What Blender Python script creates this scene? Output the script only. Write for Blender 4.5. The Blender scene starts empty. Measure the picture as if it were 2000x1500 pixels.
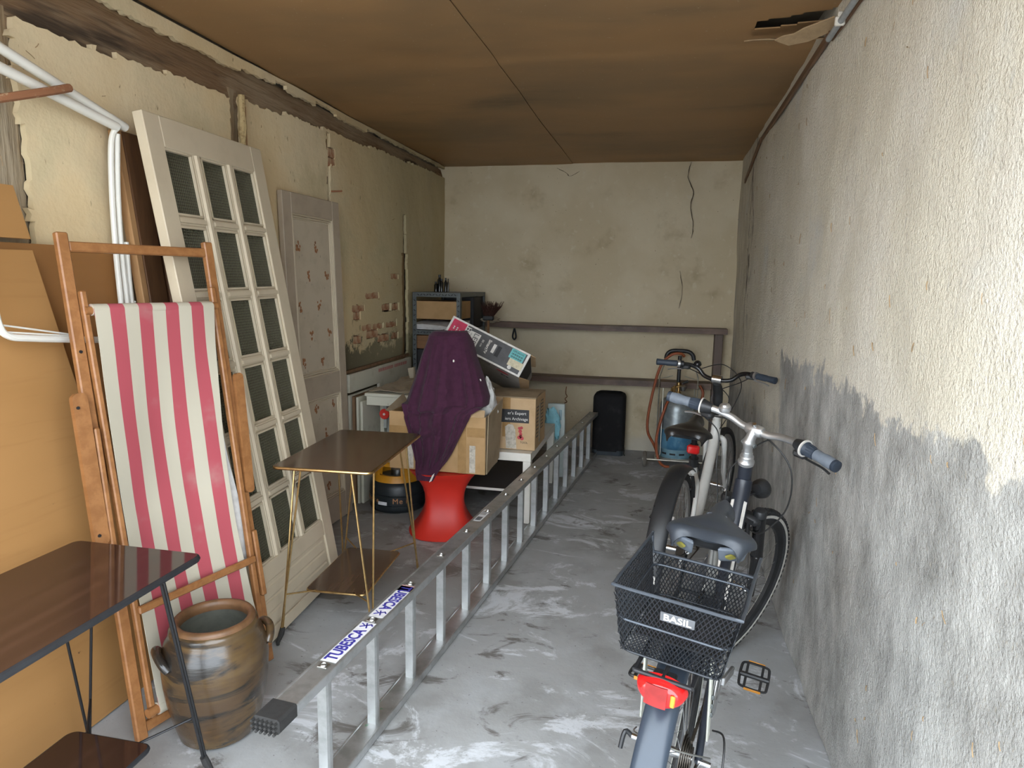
import bpy, bmesh, math, random
from mathutils import Vector, Matrix, noise
R = math.radians
random.seed(7)
scene = bpy.context.scene
COL = scene.collection

# ------------------------------------------------------------------ camera
cam_data = bpy.data.cameras.new('camera')
cam_data.sensor_width = 36.0
cam_data.lens = 36.0 * 1310 / 2000
cam_data.clip_start = 0.02
cam = bpy.data.objects.new('camera', cam_data)
COL.objects.link(cam)
pitch, roll, yaw = 8.653, 1.031, 12.611
ex = Matrix(((0.97532, 0.05031, -0.21497), (0.22014, -0.14280, 0.96496), (0.01779, -0.98847, -0.15034)))
ex = Matrix([Vector(r).normalized() for r in ex])
rot = Matrix(((ex[0][0], -ex[0][1], -ex[0][2]), (ex[1][0], -ex[1][1], -ex[1][2]), (ex[2][0], -ex[2][1], -ex[2][2])))
cam.matrix_world = Matrix.Translation((0, 0, 1.5)) @ rot.to_4x4()
scene.camera = cam

# ------------------------------------------------------------------ daylight through the open front of the garage
world = bpy.data.worlds.new('sky')
scene.world = world
world.use_nodes = True
wn = world.node_tree
wn.nodes.clear()
wo = wn.nodes.new('ShaderNodeOutputWorld')
wb = wn.nodes.new('ShaderNodeBackground')
wb.inputs['Color'].default_value = (0.84, 0.92, 1.0, 1)
wb.inputs['Strength'].default_value = 3.9
wn.links.new(wb.outputs[0], wo.inputs[0])

scene.cycles.use_adaptive_sampling = True
scene.cycles.adaptive_threshold = 0.03
scene.cycles.max_bounces = 7
scene.cycles.diffuse_bounces = 4
scene.cycles.glossy_bounces = 3
scene.cycles.transmission_bounces = 4
vs = scene.view_settings
vs.view_transform = 'Standard'
vs.look = 'None'
vs.exposure = 1.05
vs.gamma = 1.0
vs.use_curve_mapping = False

# ------------------------------------------------------------------ room constants (metres; camera stands at the origin)
XL, XR, YB, YF, ZC = -2.02, 0.585, 6.08, 0.70, 2.53

# ------------------------------------------------------------------ helpers
def V(*a):
    return Vector(a[0]) if len(a) == 1 else Vector(a)

def cr(pts, n=6, closed=False):
    """Catmull-Rom through pts"""
    P = [Vector(p) for p in pts]
    m = len(P)
    out = []
    rng = range(m) if closed else range(m - 1)
    for i in rng:
        if closed:
            a, b, c, d = P[(i - 1) % m], P[i], P[(i + 1) % m], P[(i + 2) % m]
        else:
            a, b, c, d = P[max(i - 1, 0)], P[i], P[i + 1], P[min(i + 2, m - 1)]
        for k in range(n):
            t = k / n
            out.append(0.5 * ((2 * b) + (c - a) * t + (2 * a - 5 * b + 4 * c - d) * t * t + (3 * b - a - 3 * c + d) * t ** 3))
    if not closed:
        out.append(P[-1])
    return out

def frame(d, up=(0, 0, 1)):
    d = Vector(d).normalized()
    u = Vector(up)
    if abs(d.dot(u.normalized())) > 0.995:
        u = Vector((1, 0, 0)) if abs(d.x) < 0.9 else Vector((0, 1, 0))
    s = u.cross(d).normalized()
    u = d.cross(s).normalized()
    return s, u, d

class MB:
    def __init__(self):
        self.bm = bmesh.new()

    def _bev(self, vs, bev, seg=1):
        if bev > 0:
            es = set()
            for v in vs:
                es.update(v.link_edges)
            bmesh.ops.bevel(self.bm, geom=list(es), offset=bev, segments=seg, profile=0.6, affect='EDGES', clamp_overlap=True)

    def hexa(self, c8, bev=0, seg=1):
        """8 corners: bottom 4 ccw then top 4"""
        vs = [self.bm.verts.new(c) for c in c8]
        for f in ((3, 2, 1, 0), (4, 5, 6, 7), (0, 1, 5, 4), (1, 2, 6, 5), (2, 3, 7, 6), (3, 0, 4, 7)):
            self.bm.faces.new([vs[i] for i in f])
        self._bev(vs, bev, seg)
        return self

    def box(self, c, s, M=None, bev=0, seg=1):
        x, y, z = s[0] / 2, s[1] / 2, s[2] / 2
        c = Vector(c)
        P = [Vector(p) for p in ((-x, -y, -z), (x, -y, -z), (x, y, -z), (-x, y, -z), (-x, -y, z), (x, -y, z), (x, y, z), (-x, y, z))]
        if M is not None:
            P = [M @ p for p in P]
        return self.hexa([c + p for p in P], bev, seg)

    def bb(self, lo, hi, bev=0, seg=1):
        lo, hi = Vector(lo), Vector(hi)
        return self.box((lo + hi) / 2, hi - lo, None, bev, seg)

    def bar(self, p, q, w, h, up=(0, 0, 1), bev=0):
        """box from p to q, w along the side axis, h along up"""
        p, q = Vector(p), Vector(q)
        s, u, d = frame(q - p, up)
        s, u = s * w / 2, u * h / 2
        return self.hexa([p - s - u, p + s - u, q + s - u, q - s - u, p - s + u, p + s + u, q + s + u, q - s + u], bev)

    def tube(self, pts, r, n=8, closed=False, flat=None):
        P = [Vector(p) for p in pts]
        m = len(P)
        rs = r if isinstance(r, (list, tuple)) else [r] * m
        rings = []
        prev_u = None
        for i in range(m):
            if closed:
                d = P[(i + 1) % m] - P[(i - 1) % m]
            else:
                d = P[min(i + 1, m - 1)] - P[max(i - 1, 0)]
            if d.length < 1e-9:
                d = Vector((0, 0, 1))
            if prev_u is None:
                s, u, d = frame(d)
            else:
                d.normalize()
                s = prev_u.cross(d)
                if s.length < 1e-6:
                    s, u, d = frame(d)
                s.normalize()
                u = d.cross(s).normalized()
            prev_u = u
            k = 1 if flat is None else flat
            rings.append([self.bm.verts.new(P[i] + rs[i] * (math.cos(2 * math.pi * j / n) * s + k * math.sin(2 * math.pi * j / n) * u)) for j in range(n)])
        for i in range(m if closed else m - 1):
            a, b = rings[i], rings[(i + 1) % m]
            for j in range(n):
                self.bm.faces.new((a[j], a[(j + 1) % n], b[(j + 1) % n], b[j]))
        if not closed:
            self.bm.faces.new(list(reversed(rings[0])))
            self.bm.faces.new(rings[-1])
        return self

    def lathe(self, prof, n=32, M=None, close=True, a0=0, a1=2 * math.pi):
        """prof: (r, z) list; revolved round Z, M maps"""
        M = M or Matrix()
        full = abs(a1 - a0 - 2 * math.pi) < 1e-6
        k = n if full else n + 1
        rings = []
        for r, z in prof:
            if r < 1e-6:
                rings.append([self.bm.verts.new(M @ Vector((0, 0, z)))])
            else:
                rings.append([self.bm.verts.new(M @ Vector((r * math.cos(a0 + (a1 - a0) * j / n), r * math.sin(a0 + (a1 - a0) * j / n), z))) for j in range(k)])
        for a, b in zip(rings, rings[1:]):
            for j in range(n):
                j2 = (j + 1) % k
                if len(a) == 1 and len(b) == 1:
                    continue
                if len(a) == 1:
                    self.bm.faces.new((a[0], b[j2], b[j]))
                elif len(b) == 1:
                    self.bm.faces.new((a[j], a[j2], b[0]))
                else:
                    self.bm.faces.new((a[j], a[j2], b[j2], b[j]))
        return self

    def ring(self, prof, Rr, n=48, M=None, a0=0, a1=2 * math.pi):
        """closed profile (dr, z) swept round at radius Rr (torus-like)"""
        return self.lathe([(Rr + p[0], p[1]) for p in prof] + ([(Rr + prof[0][0], prof[0][1])]), n, M, True, a0, a1)

    def prism(self, poly, t, M=None, bev=0):
        """2d polygon in XY extruded along +Z by t"""
        M = M or Matrix()
        a = [self.bm.verts.new(M @ Vector((x, y, 0))) for x, y in poly]
        b = [self.bm.verts.new(M @ Vector((x, y, t))) for x, y in poly]
        m = len(poly)
        self.bm.faces.new(list(reversed(a)))
        self.bm.faces.new(b)
        for i in range(m):
            self.bm.faces.new((a[i], a[(i + 1) % m], b[(i + 1) % m], b[i]))
        self._bev(a + b, bev)
        return self

    def surf(self, f, nu, nv, thick=0, keep=None):
        """parametric sheet f(u, v) -> point; thick>0 gives it a back"""
        G = [[Vector(f(i / nu, j / nv)) for j in range(nv + 1)] for i in range(nu + 1)]
        def layer(off):
            L = {}
            for i in range(nu + 1):
                for j in range(nv + 1):
                    p = G[i][j]
                    if off:
                        du = G[min(i + 1, nu)][j] - G[max(i - 1, 0)][j]
                        dv = G[i][min(j + 1, nv)] - G[i][max(j - 1, 0)]
                        nn = du.cross(dv)
                        if nn.length > 0:
                            p = p - nn.normalized() * off
                    L[i, j] = p
            return L
        cells = [(i, j) for i in range(nu) for j in range(nv) if keep is None or keep((i + .5) / nu, (j + .5) / nv)]
        cs = set(cells)
        A = layer(0)
        va, vb = {}, {}
        def ga(k):
            if k not in va:
                va[k] = self.bm.verts.new(A[k])
            return va[k]
        for i, j in cells:
            self.bm.faces.new((ga((i, j)), ga((i + 1, j)), ga((i + 1, j + 1)), ga((i, j + 1))))
        if thick:
            B = layer(thick)
            def gb(k):
                if k not in vb:
                    vb[k] = self.bm.verts.new(B[k])
                return vb[k]
            for i, j in cells:
                self.bm.faces.new((gb((i, j + 1)), gb((i + 1, j + 1)), gb((i + 1, j)), gb((i, j))))
                for (di, dj, p, q) in ((-1, 0, (i, j + 1), (i, j)), (1, 0, (i + 1, j), (i + 1, j + 1)), (0, -1, (i, j), (i + 1, j)), (0, 1, (i + 1, j + 1), (i, j + 1))):
                    if (i + di, j + dj) not in cs:
                        self.bm.faces.new((ga(q), ga(p), gb(p), gb(q)))
        return self

    def build(self, name, m, parent=None, smooth=35, loc=None, world=False, hint=None):
        me = bpy.data.meshes.new(name)
        bmesh.ops.recalc_face_normals(self.bm, faces=self.bm.faces) if hint != 'open' else None
        self.bm.to_mesh(me)
        self.bm.free()
        o = bpy.data.objects.new(name, me)
        COL.objects.link(o)
        if m is not None:
            me.materials.append(m)
        if smooth:
            me.polygons.foreach_set('use_smooth', [True] * len(me.polygons))
            me.set_sharp_from_angle(angle=R(smooth))
        if parent is not None:
            if world:
                me.transform(root_matrix(parent).inverted())
            o.parent = parent
        elif loc is not None:
            me.transform(Matrix.Translation(-Vector(loc)))
            o.location = loc
        return o

def root_matrix(o):
    m = o.matrix_basis
    p = o.parent
    while p is not None:
        m = p.matrix_basis @ m
        p = p.parent
    return m

def thing(name, label, cat, loc=(0, 0, 0), rotz=0, group=None, M=None):
    o = bpy.data.objects.new(name, None)
    o.empty_display_size = 0.05
    COL.objects.link(o)
    if M is not None:
        o.matrix_basis = M
    else:
        o.location = loc
        o.rotation_euler = (0, 0, rotz)
    o['label'] = label
    o['category'] = cat
    if group:
        o['group'] = group
    return o

def tag(o, label, cat, group=None):
    o['label'] = label
    o['category'] = cat
    if group:
        o['group'] = group
    return o

def struct(o, label=None):
    o['kind'] = 'structure'
    if label:
        o['label'] = label
    return o

def dup(o, parent=None):
    c = o.copy()
    COL.objects.link(c)
    c.parent = parent
    for ch in list(o.children):
        dup(ch, c)
    return c

def lettering(body, size, m, parent, M, name='lettering', ext=0.0004, align='CENTER', sx=1.0, bold=0.0):
    cu = bpy.data.curves.new(name, 'FONT')
    cu.body = body
    cu.size = size
    cu.extrude = ext
    cu.offset = bold
    cu.align_x = align
    cu.align_y = 'CENTER'
    cu.resolution_u = 3
    cu.materials.append(m)
    tmp = bpy.data.objects.new(name, cu)
    me = bpy.data.meshes.new_from_object(tmp)
    me.name = name
    bpy.data.objects.remove(tmp)
    o = bpy.data.objects.new(name, me)
    COL.objects.link(o)
    o.parent = parent
    o.matrix_basis = M @ Matrix.Diagonal((sx, 1, 1, 1))
    return o

def axes(o, x, y, z=None):
    """matrix with origin o, x axis along x, y axis along y"""
    x = Vector(x).normalized()
    y = Vector(y)
    z = x.cross(y).normalized() if z is None else Vector(z).normalized()
    y = z.cross(x).normalized()
    return Matrix(((x.x, y.x, z.x, o[0]), (x.y, y.y, z.y, o[1]), (x.z, y.z, z.z, o[2]), (0, 0, 0, 1)))

# ------------------------------------------------------------------ materials
class Mat:
    """small node builder: colour socket chain + bump chain"""
    def __init__(self, name, col, rough=0.6, metal=0.0, spec=0.5, **kw):
        self.m = bpy.data.materials.new(name)
        self.m.use_nodes = True
        self.nt = self.m.node_tree
        self.b = self.nt.nodes['Principled BSDF']
        self.b.inputs['Base Color'].default_value = (*col, 1)
        self.b.inputs['Roughness'].default_value = rough
        self.b.inputs['Metallic'].default_value = metal
        self.b.inputs['Specular IOR Level'].default_value = spec
        for k, v in kw.items():
            self.b.inputs[k].default_value = v
        self.col = col
        self.csock = None
        self.nsock = None
        self.tc = None

    def n(self, t, **kw):
        nd = self.nt.nodes.new(t)
        for k, v in kw.items():
            setattr(nd, k, v)
        return nd

    def vec(self, stretch=(1, 1, 1), rot=(0, 0, 0)):
        if self.tc is None:
            self.tc = self.n('ShaderNodeTexCoord')
        mp = self.n('ShaderNodeMapping')
        mp.inputs['Scale'].default_value = stretch
        mp.inputs['Rotation'].default_value = rot
        self.nt.links.new(self.tc.outputs['Object'], mp.inputs['Vector'])
        return mp.outputs['Vector']

    def noise(self, scale, stretch=(1, 1, 1), detail=4, rough=0.6, dist=0.0, kind='noise', rot=(0, 0, 0)):
        v = self.vec(stretch, rot)
        if kind == 'noise':
            nd = self.n('ShaderNodeTexNoise')
            nd.inputs['Detail'].default_value = detail
            nd.inputs['Roughness'].default_value = rough
            nd.inputs['Distortion'].default_value = dist
        elif kind == 'voronoi':
            nd = self.n('ShaderNodeTexVoronoi')
        nd.inputs['Scale'].default_value = scale
        self.nt.links.new(v, nd.inputs['Vector'])
        return nd.outputs['Fac'] if kind == 'noise' else nd.outputs['Distance']

    def ramp(self, s, lo, hi):
        mr = self.n('ShaderNodeMapRange', interpolation_type='SMOOTHSTEP')
        mr.inputs['From Min'].default_value = lo
        mr.inputs['From Max'].default_value = hi
        self.nt.links.new(s, mr.inputs['Value'])
        return mr.outputs['Result']

    def math(self, op, a, b=None):
        nd = self.n('ShaderNodeMath', operation=op)
        for i, x in enumerate((a, b)):
            if x is None:
                continue
            if isinstance(x, (int, float)):
                nd.inputs[i].default_value = x
            else:
                self.nt.links.new(x, nd.inputs[i])
        return nd.outputs[0]

    def mix(self, fac, col):
        mx = self.n('ShaderNodeMix', data_type='RGBA')
        if isinstance(fac, (int, float)):
            mx.inputs['Factor'].default_value = fac
        else:
            self.nt.links.new(fac, mx.inputs['Factor'])
        if self.csock is None:
            mx.inputs['A'].default_value = (*self.col, 1)
        else:
            self.nt.links.new(self.csock, mx.inputs['A'])
        if isinstance(col, tuple):
            mx.inputs['B'].default_value = (*col, 1)
        else:
            self.nt.links.new(col, mx.inputs['B'])
        self.csock = mx.outputs['Result']
        return self

    def spots(self, col, scale, lo=0.5, hi=0.6, amount=1.0, **kw):
        f = self.ramp(self.noise(scale, **kw), lo, hi)
        if amount != 1:
            f = self.math('MULTIPLY', f, amount)
        return self.mix(f, col)

    def bump(self, scale, strength, dist=0.01, sock=None, **kw):
        bp = self.n('ShaderNodeBump')
        bp.inputs['Strength'].default_value = strength
        bp.inputs['Distance'].default_value = dist
        self.nt.links.new(sock if sock is not None else self.noise(scale, **kw), bp.inputs['Height'])
        if self.nsock is not None:
            self.nt.links.new(self.nsock, bp.inputs['Normal'])
        self.nsock = bp.outputs['Normal']
        return self

    def roughvar(self, scale, lo, hi, **kw):
        mr = self.n('ShaderNodeMapRange')
        mr.inputs['From Min'].default_value = 0.3
        mr.inputs['From Max'].default_value = 0.7
        mr.inputs['To Min'].default_value = lo
        mr.inputs['To Max'].default_value = hi
        self.nt.links.new(self.noise(scale, **kw), mr.inputs['Value'])
        self.nt.links.new(mr.outputs['Result'], self.b.inputs['Roughness'])
        return self

    def sep(self):
        if self.tc is None:
            self.tc = self.n('ShaderNodeTexCoord')
        s = self.n('ShaderNodeSeparateXYZ')
        self.nt.links.new(self.tc.outputs['Object'], s.inputs[0])
        return s.outputs

    def done(self):
        if self.csock is not None:
            self.nt.links.new(self.csock, self.b.inputs['Base Color'])
        if self.nsock is not None:
            self.nt.links.new(self.nsock, self.b.inputs['Normal'])
        return self.m

def wood(name, c1, c2, grain='z', rough=0.55, scale=6, bump=0.25, c3=None, fine=1.0):
    st = {'x': (0.08, 1, 1), 'y': (1, 0.08, 1), 'z': (1, 1, 0.08)}[grain]
    m = Mat(name, c1, rough)
    m.spots(c2, scale * 6 * fine, 0.4, 0.65, stretch=st, detail=4.5, dist=0.4)
    m.spots(c2, scale * 25 * fine, 0.5, 0.7, amount=0.5, stretch=st, detail=3)
    if c3:
        m.spots(c3, scale, 0.55, 0.7, amount=0.6)
    m.bump(scale * 25 * fine, bump, 0.002, stretch=st)
    return m.done()

def plain(name, col, rough=0.5, metal=0.0, var=0.12, scale=25, bump=0.0, **kw):
    m = Mat(name, col, rough, metal, **kw)
    m.spots(tuple(c * (1 - var * 2) for c in col), scale, 0.35, 0.75, detail=4)
    if bump:
        m.bump(scale * 4, bump, 0.002)
    return m.done()

MT = {}
def setup_materials():
    # left wall: warm trowelled lime plaster
    m = Mat('plaster_left', (0.66, 0.51, 0.30), 0.9, spec=0.15)
    m.spots((0.72, 0.60, 0.40), 1.1, 0.4, 0.65, detail=4.5)
    m.spots((0.56, 0.47, 0.29), 2.2, 0.5, 0.75, detail=4)
    m.spots((0.36, 0.27, 0.16), 30, 0.66, 0.74, detail=4, stretch=(1, 1, 0.35))
    m.spots((0.22, 0.15, 0.09), 55, 0.72, 0.77, detail=3, stretch=(1, 1, 0.4))
    s = m.sep()
    # mould growing up from the floor at the back of the left wall
    nz = m.noise(9, detail=4, rough=0.7)
    h = m.math('ADD', s[2], m.math('MULTIPLY', m.math('SUBTRACT', nz, 0.5), 0.55))
    low = m.math('SUBTRACT', 1.0, m.ramp(h, 1.02, 1.09))
    far = m.ramp(s[1], 3.8, 4.0)
    m.mix(m.math('MULTIPLY', m.math('MULTIPLY', low, far), 0.93), (0.045, 0.042, 0.03))
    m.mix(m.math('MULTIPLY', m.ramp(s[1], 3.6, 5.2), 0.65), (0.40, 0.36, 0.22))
    m.bump(7, 0.35, 0.02, detail=4.5).bump(70, 0.35, 0.004, detail=4)
    MT['plaster_left'] = m.done()
    # back wall: grey trowelled render
    m = Mat('plaster_back', (0.57, 0.48, 0.33), 0.92, spec=0.15)
    m.spots((0.64, 0.555, 0.40), 1.3, 0.4, 0.65, detail=4)
    m.spots((0.36, 0.28, 0.17), 3.2, 0.55, 0.8, detail=4, amount=.7)
    m.spots((0.17, 0.12, 0.08), 60, 0.70, 0.75, detail=3)
    m.spots((0.66, 0.60, 0.46), 14, 0.58, 0.72, detail=4, amount=0.6)
    s = m.sep()
    nz = m.noise(3, detail=4)
    h = m.math('ADD', s[2], m.math('MULTIPLY', m.math('SUBTRACT', nz, 0.5), 0.5))
    m.mix(m.math('MULTIPLY', m.math('SUBTRACT', 1.0, m.ramp(h, 0.0, 0.2)), 0.6), (0.47, 0.45, 0.40))
    m.bump(5, 0.5, 0.02, detail=4).bump(60, 0.3, 0.003, detail=4)
    MT['plaster_back'] = m.done()
    # right wall: coarse cream limewash over grey cement, worn ragged edge about 1.2 m up
    m = Mat('plaster_right', (0.71, 0.655, 0.535), 0.9, spec=0.12)
    m.spots((0.75, 0.70, 0.60), 2.0, 0.4, 0.65, detail=4)
    m.spots((0.60, 0.56, 0.48), 45, 0.60, 0.72, detail=4, stretch=(1, 1, 0.3))
    m.spots((0.66, 0.66, 0.63), 1.4, 0.56, 0.72, detail=4.5, amount=0.7)
    s = m.sep()
    nz = m.noise(7, detail=4.5, rough=0.72)
    h = m.math('ADD', s[2], m.math('MULTIPLY', m.math('SUBTRACT', nz, 0.5), 0.34))
    yy = m.math('ADD', s[1], m.math('MULTIPLY', m.math('SUBTRACT', nz, 0.5), 0.35))
    low = m.math('SUBTRACT', 1.0, m.ramp(h, 1.16, 1.20))
    front = m.math('SUBTRACT', 1.0, m.ramp(yy, 3.42, 3.56))
    low2 = m.math('SUBTRACT', 1.0, m.ramp(h, 0.62, 0.9))
    cem = m.math('MAXIMUM', m.math('MULTIPLY', low, front), low2)
    # cement colour: mottled grey
    g = m.n('ShaderNodeValToRGB')
    g.color_ramp.elements[0].color = (0.21, 0.205, 0.19, 1)
    g.color_ramp.elements[0].position = 0.3
    g.color_ramp.elements[1].color = (0.60, 0.59, 0.56, 1)
    g.color_ramp.elements[1].position = 0.68
    m.nt.links.new(m.noise(5, detail=8, rough=0.72, stretch=(1, 1, 0.6)), g.inputs['Fac'])
    m.mix(cem, g.outputs['Color'])
    dcol = m.math('ABSOLUTE', m.math('SUBTRACT', s[1], 5.22))
    band = m.math('SUBTRACT', 1.0, m.ramp(dcol, 0.02, 0.22))
    hi = m.math('MULTIPLY', m.ramp(s[2], 0.9, 1.5), m.ramp(m.noise(20, detail=4, stretch=(1, 1, 0.3)), 0.50, 0.60))
    m.mix(m.math('MULTIPLY', m.math('MULTIPLY', band, hi), 0.8), (0.07, 0.05, 0.035))
    # streaky darker tone towards the far corner
    st = m.math('MULTIPLY', m.ramp(s[1], 4.6, 5.6), m.ramp(m.noise(14, detail=4.5, stretch=(1, 1, 0.25)), 0.35, 0.7))
    m.mix(m.math('MULTIPLY', st, 0.28), (0.22, 0.18, 0.13))
    m.spots((0.36, 0.32, 0.25), 150, 0.60, 0.72, detail=2, amount=0.55, stretch=(1, 1, 0.5))
    m.bump(40, 0.40, 0.016, detail=4, rough=0.65, stretch=(1, 1, 0.45)).bump(110, 0.95, 0.009, detail=4)
    MT['plaster_right'] = m.done()
    # concrete floor with efflorescence and oily stains
    m = Mat('concrete', (0.37, 0.375, 0.372), 0.75, spec=0.35)
    m.spots((0.28, 0.28, 0.272), 1.8, 0.45, 0.68, detail=4)
    m.spots((0.40, 0.41, 0.415), 6, 0.45, 0.7, detail=4)
    bands = m.noise(2.6, detail=9, rough=0.72, stretch=(0.8, 1.25, 1), dist=0.9)
    m.mix(m.math('MULTIPLY', m.ramp(bands, 0.53, 0.61), 0.72), (0.70, 0.725, 0.76))
    dk = m.noise(3.4, detail=7, rough=0.68, stretch=(0.9, 1.7, 1), dist=0.7, rot=(0, 0, 1.0))
    m.mix(m.math('MULTIPLY', m.ramp(dk, 0.56, 0.65), 0.8), (0.10, 0.088, 0.075))
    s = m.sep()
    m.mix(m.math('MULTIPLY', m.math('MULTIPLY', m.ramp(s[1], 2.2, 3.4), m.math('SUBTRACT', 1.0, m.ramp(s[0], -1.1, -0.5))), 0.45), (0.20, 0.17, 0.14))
    m.spots((0.14, 0.13, 0.12), 90, 0.68, 0.74, detail=3)
    m.bump(12, 0.2, 0.01, detail=4).bump(120, 0.12, 0.003)
    m.roughvar(4, 0.5, 0.8)
    MT['concrete'] = m.done()
    # hardboard ceiling
    m = Mat('hardboard', (0.37, 0.215, 0.095), 0.55, spec=0.35)
    m.spots((0.27, 0.17, 0.085), 1.2, 0.4, 0.68, detail=4.5, stretch=(0.5, 1, 1))
    m.spots((0.13, 0.09, 0.05), 2.4, 0.58, 0.78, detail=4.5, stretch=(0.35, 1, 1), amount=0.7)
    m.spots((0.46, 0.38, 0.27), 70, 0.69, 0.73, detail=3)
    m.bump(90, 0.08, 0.002)
    MT['hardboard'] = m.done()
    MT['torn_fibre'] = plain('torn_fibre', (0.36, 0.25, 0.14), 0.9, bump=0.4)
    MT['masonry'] = plain('masonry', (0.33, 0.28, 0.21), 0.95, bump=0.6, scale=12)
    MT['brick'] = Mat('brick', (0.36, 0.17, 0.095), 0.9, spec=0.1).spots((0.50, 0.35, 0.22), 14, 0.38, 0.62).bump(60, 0.5, 0.004).done()
    MT['timber'] = Mat('timber', (0.20, 0.125, 0.070), 0.9, spec=0.1).spots((0.29, 0.215, 0.14), 5, 0.42, 0.65, stretch=(1, 0.25, 1), detail=4).spots((0.07, 0.05, 0.035), 9, 0.56, 0.7, stretch=(1, 0.12, 1), detail=4).bump(28, 0.8, 0.02, stretch=(1, 0.1, 1), detail=4).done()
    MT['timber_post'] = Mat('timber_post', (0.28, 0.19, 0.105), 0.9, spec=0.1).spots((0.34, 0.275, 0.19), 5, 0.42, 0.65, stretch=(1, 1, 0.25), detail=4).spots((0.10, 0.07, 0.045), 12, 0.58, 0.72, stretch=(1, 1, 0.15), detail=4).bump(28, 0.7, 0.02, stretch=(1, 1, 0.12), detail=4).done()
    MT['lath'] = wood('lath', (0.18, 0.095, 0.05), (0.11, 0.06, 0.035), 'y')
    MT['shelf_wood'] = wood('shelf_wood', (0.14, 0.085, 0.06), (0.075, 0.045, 0.032), 'x', c3=(0.20, 0.13, 0.09), scale=3)
    MT['shelf_post'] = wood('shelf_post', (0.12, 0.08, 0.06), (0.07, 0.045, 0.035), 'z', scale=3)
    MT['plywood'] = Mat('plywood', (0.385, 0.203, 0.073), 0.5, spec=0.35).spots((0.31, 0.158, 0.053), 1.6, 0.35, 0.7, detail=4.5, stretch=(1, 0.25, 1)).spots((0.31, 0.155, 0.055), 40, 0.55, 0.72, amount=0.4, stretch=(1, 0.06, 1)).spots((0.12, 0.06, 0.03), 28, 0.72, 0.77, detail=4).bump(60, 0.1, 0.002, stretch=(1, 0.1, 1)).done()
    MT['plywood_dark'] = Mat('plywood_dark', (0.31, 0.145, 0.048), 0.5, spec=0.35).spots((0.24, 0.11, 0.036), 1.6, 0.35, 0.7, detail=4.5, stretch=(1, 0.25, 1)).spots((0.12, 0.06, 0.03), 28, 0.74, 0.79, detail=4).done()
    MT['beech'] = wood('beech', (0.30, 0.132, 0.046), (0.235, 0.098, 0.032), 'z', 0.42, 4, 0.1)
    MT['brown_door'] = wood('brown_door', (0.10, 0.048, 0.022), (0.06, 0.028, 0.014), 'z', 0.4, 4, 0.15)
    MT['raw_edge'] = wood('raw_edge', (0.38, 0.21, 0.09), (0.28, 0.15, 0.065), 'z', 0.6, 4)
    MT['cream_paint'] = Mat('cream_paint', (0.56, 0.475, 0.345), 0.42).spots((0.50, 0.42, 0.30), 5, 0.45, 0.75, detail=4).spots((0.40, 0.32, 0.22), 60, 0.73, 0.78).bump(40, 0.06, 0.002, stretch=(1, 1, 0.2)).done()
    MT['grey_paint'] = Mat('grey_paint', (0.42, 0.345, 0.26), 0.5).spots((0.35, 0.285, 0.21), 6, 0.45, 0.75, detail=4).done()
    m = Mat('floral_paper', (0.50, 0.425, 0.32), 0.75, spec=0.2)
    m.spots((0.44, 0.37, 0.275), 7, 0.45, 0.7)
    MT['floral_paper'] = m.done()
    MT['flower'] = plain('flower_print', (0.33, 0.145, 0.06), 0.8, var=0.25, scale=60)
    MT['leaf_print'] = plain('leaf_print', (0.28, 0.25, 0.20), 0.8)
    # textured cathedral glass
    m = Mat('textured_glass', (0.085, 0.09, 0.05), 0.12, spec=0.5)
    m.b.inputs['Transmission Weight'].default_value = 0.35
    m.b.inputs['IOR'].default_value = 1.45
    sp = m.sep()
    hs = None
    for ax in (0, 1):
        h1 = m.math('ABSOLUTE', m.math('SINE', m.math('MULTIPLY', sp[ax], math.pi / 0.0115)))
        hs = h1 if hs is None else m.math('MULTIPLY', hs, h1)
    m.mix(m.math('SUBTRACT', 1.0, m.ramp(hs, 0.0, 0.4)), (0.010, 0.010, 0.006))
    m.bump(1, 1.0, 0.004, sock=hs)
    MT['glass'] = m.done()
    # deck chair canvas is striped by separate strips of colour along its width (local X)
    m = Mat('canvas', (0.44, 0.40, 0.315), 0.85, spec=0.15)
    s = m.sep()
    w = 0.0487
    ph = m.math('FRACT', m.math('DIVIDE', m.math('SUBTRACT', s[0], 0.043), 2 * w))
    m.mix(m.math('GREATER_THAN', ph, 0.5), (0.36, 0.072, 0.088))
    m.spots((0.41, 0.385, 0.33), 4, 0.55, 0.8, amount=0.35, detail=4.5)
    m.bump(500, 0.15, 0.001)
    MT['canvas'] = m.done()
    MT['white_tube'] = Mat('white_tube', (0.72, 0.70, 0.64), 0.35).spots((0.18, 0.075, 0.035), 26, 0.68, 0.72, detail=4, stretch=(1, 1, 0.5)).done()
    MT['rust'] = Mat('rust', (0.24, 0.10, 0.045), 0.9).spots((0.42, 0.30, 0.18), 40, 0.55, 0.7).bump(80, 0.6, 0.003).done()
    # stoneware jar
    m = Mat('stoneware', (0.066, 0.040, 0.021), 0.22, spec=0.6)
    m.spots((0.105, 0.064, 0.025), 4.0, 0.42, 0.66, detail=4, stretch=(0.6, 0.6, 2.2))
    m.spots((0.022, 0.019, 0.016), 7.0, 0.48, 0.62, detail=4, stretch=(0.5, 0.5, 2.4), dist=0.6)
    m.spots((0.24, 0.11, 0.032), 5.0, 0.64, 0.76, detail=3)
    m.bump(35, 0.4, 0.004, stretch=(0.15, 0.15, 1)).bump(90, 0.12, 0.002)
    MT['stoneware'] = m.done()
    MT['jar_rim'] = plain('jar_rim', (0.17, 0.085, 0.038), 0.45, var=0.2, bump=0.2)
    MT['jar_inside'] = plain('jar_inside', (0.17, 0.17, 0.14), 0.3)
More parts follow.
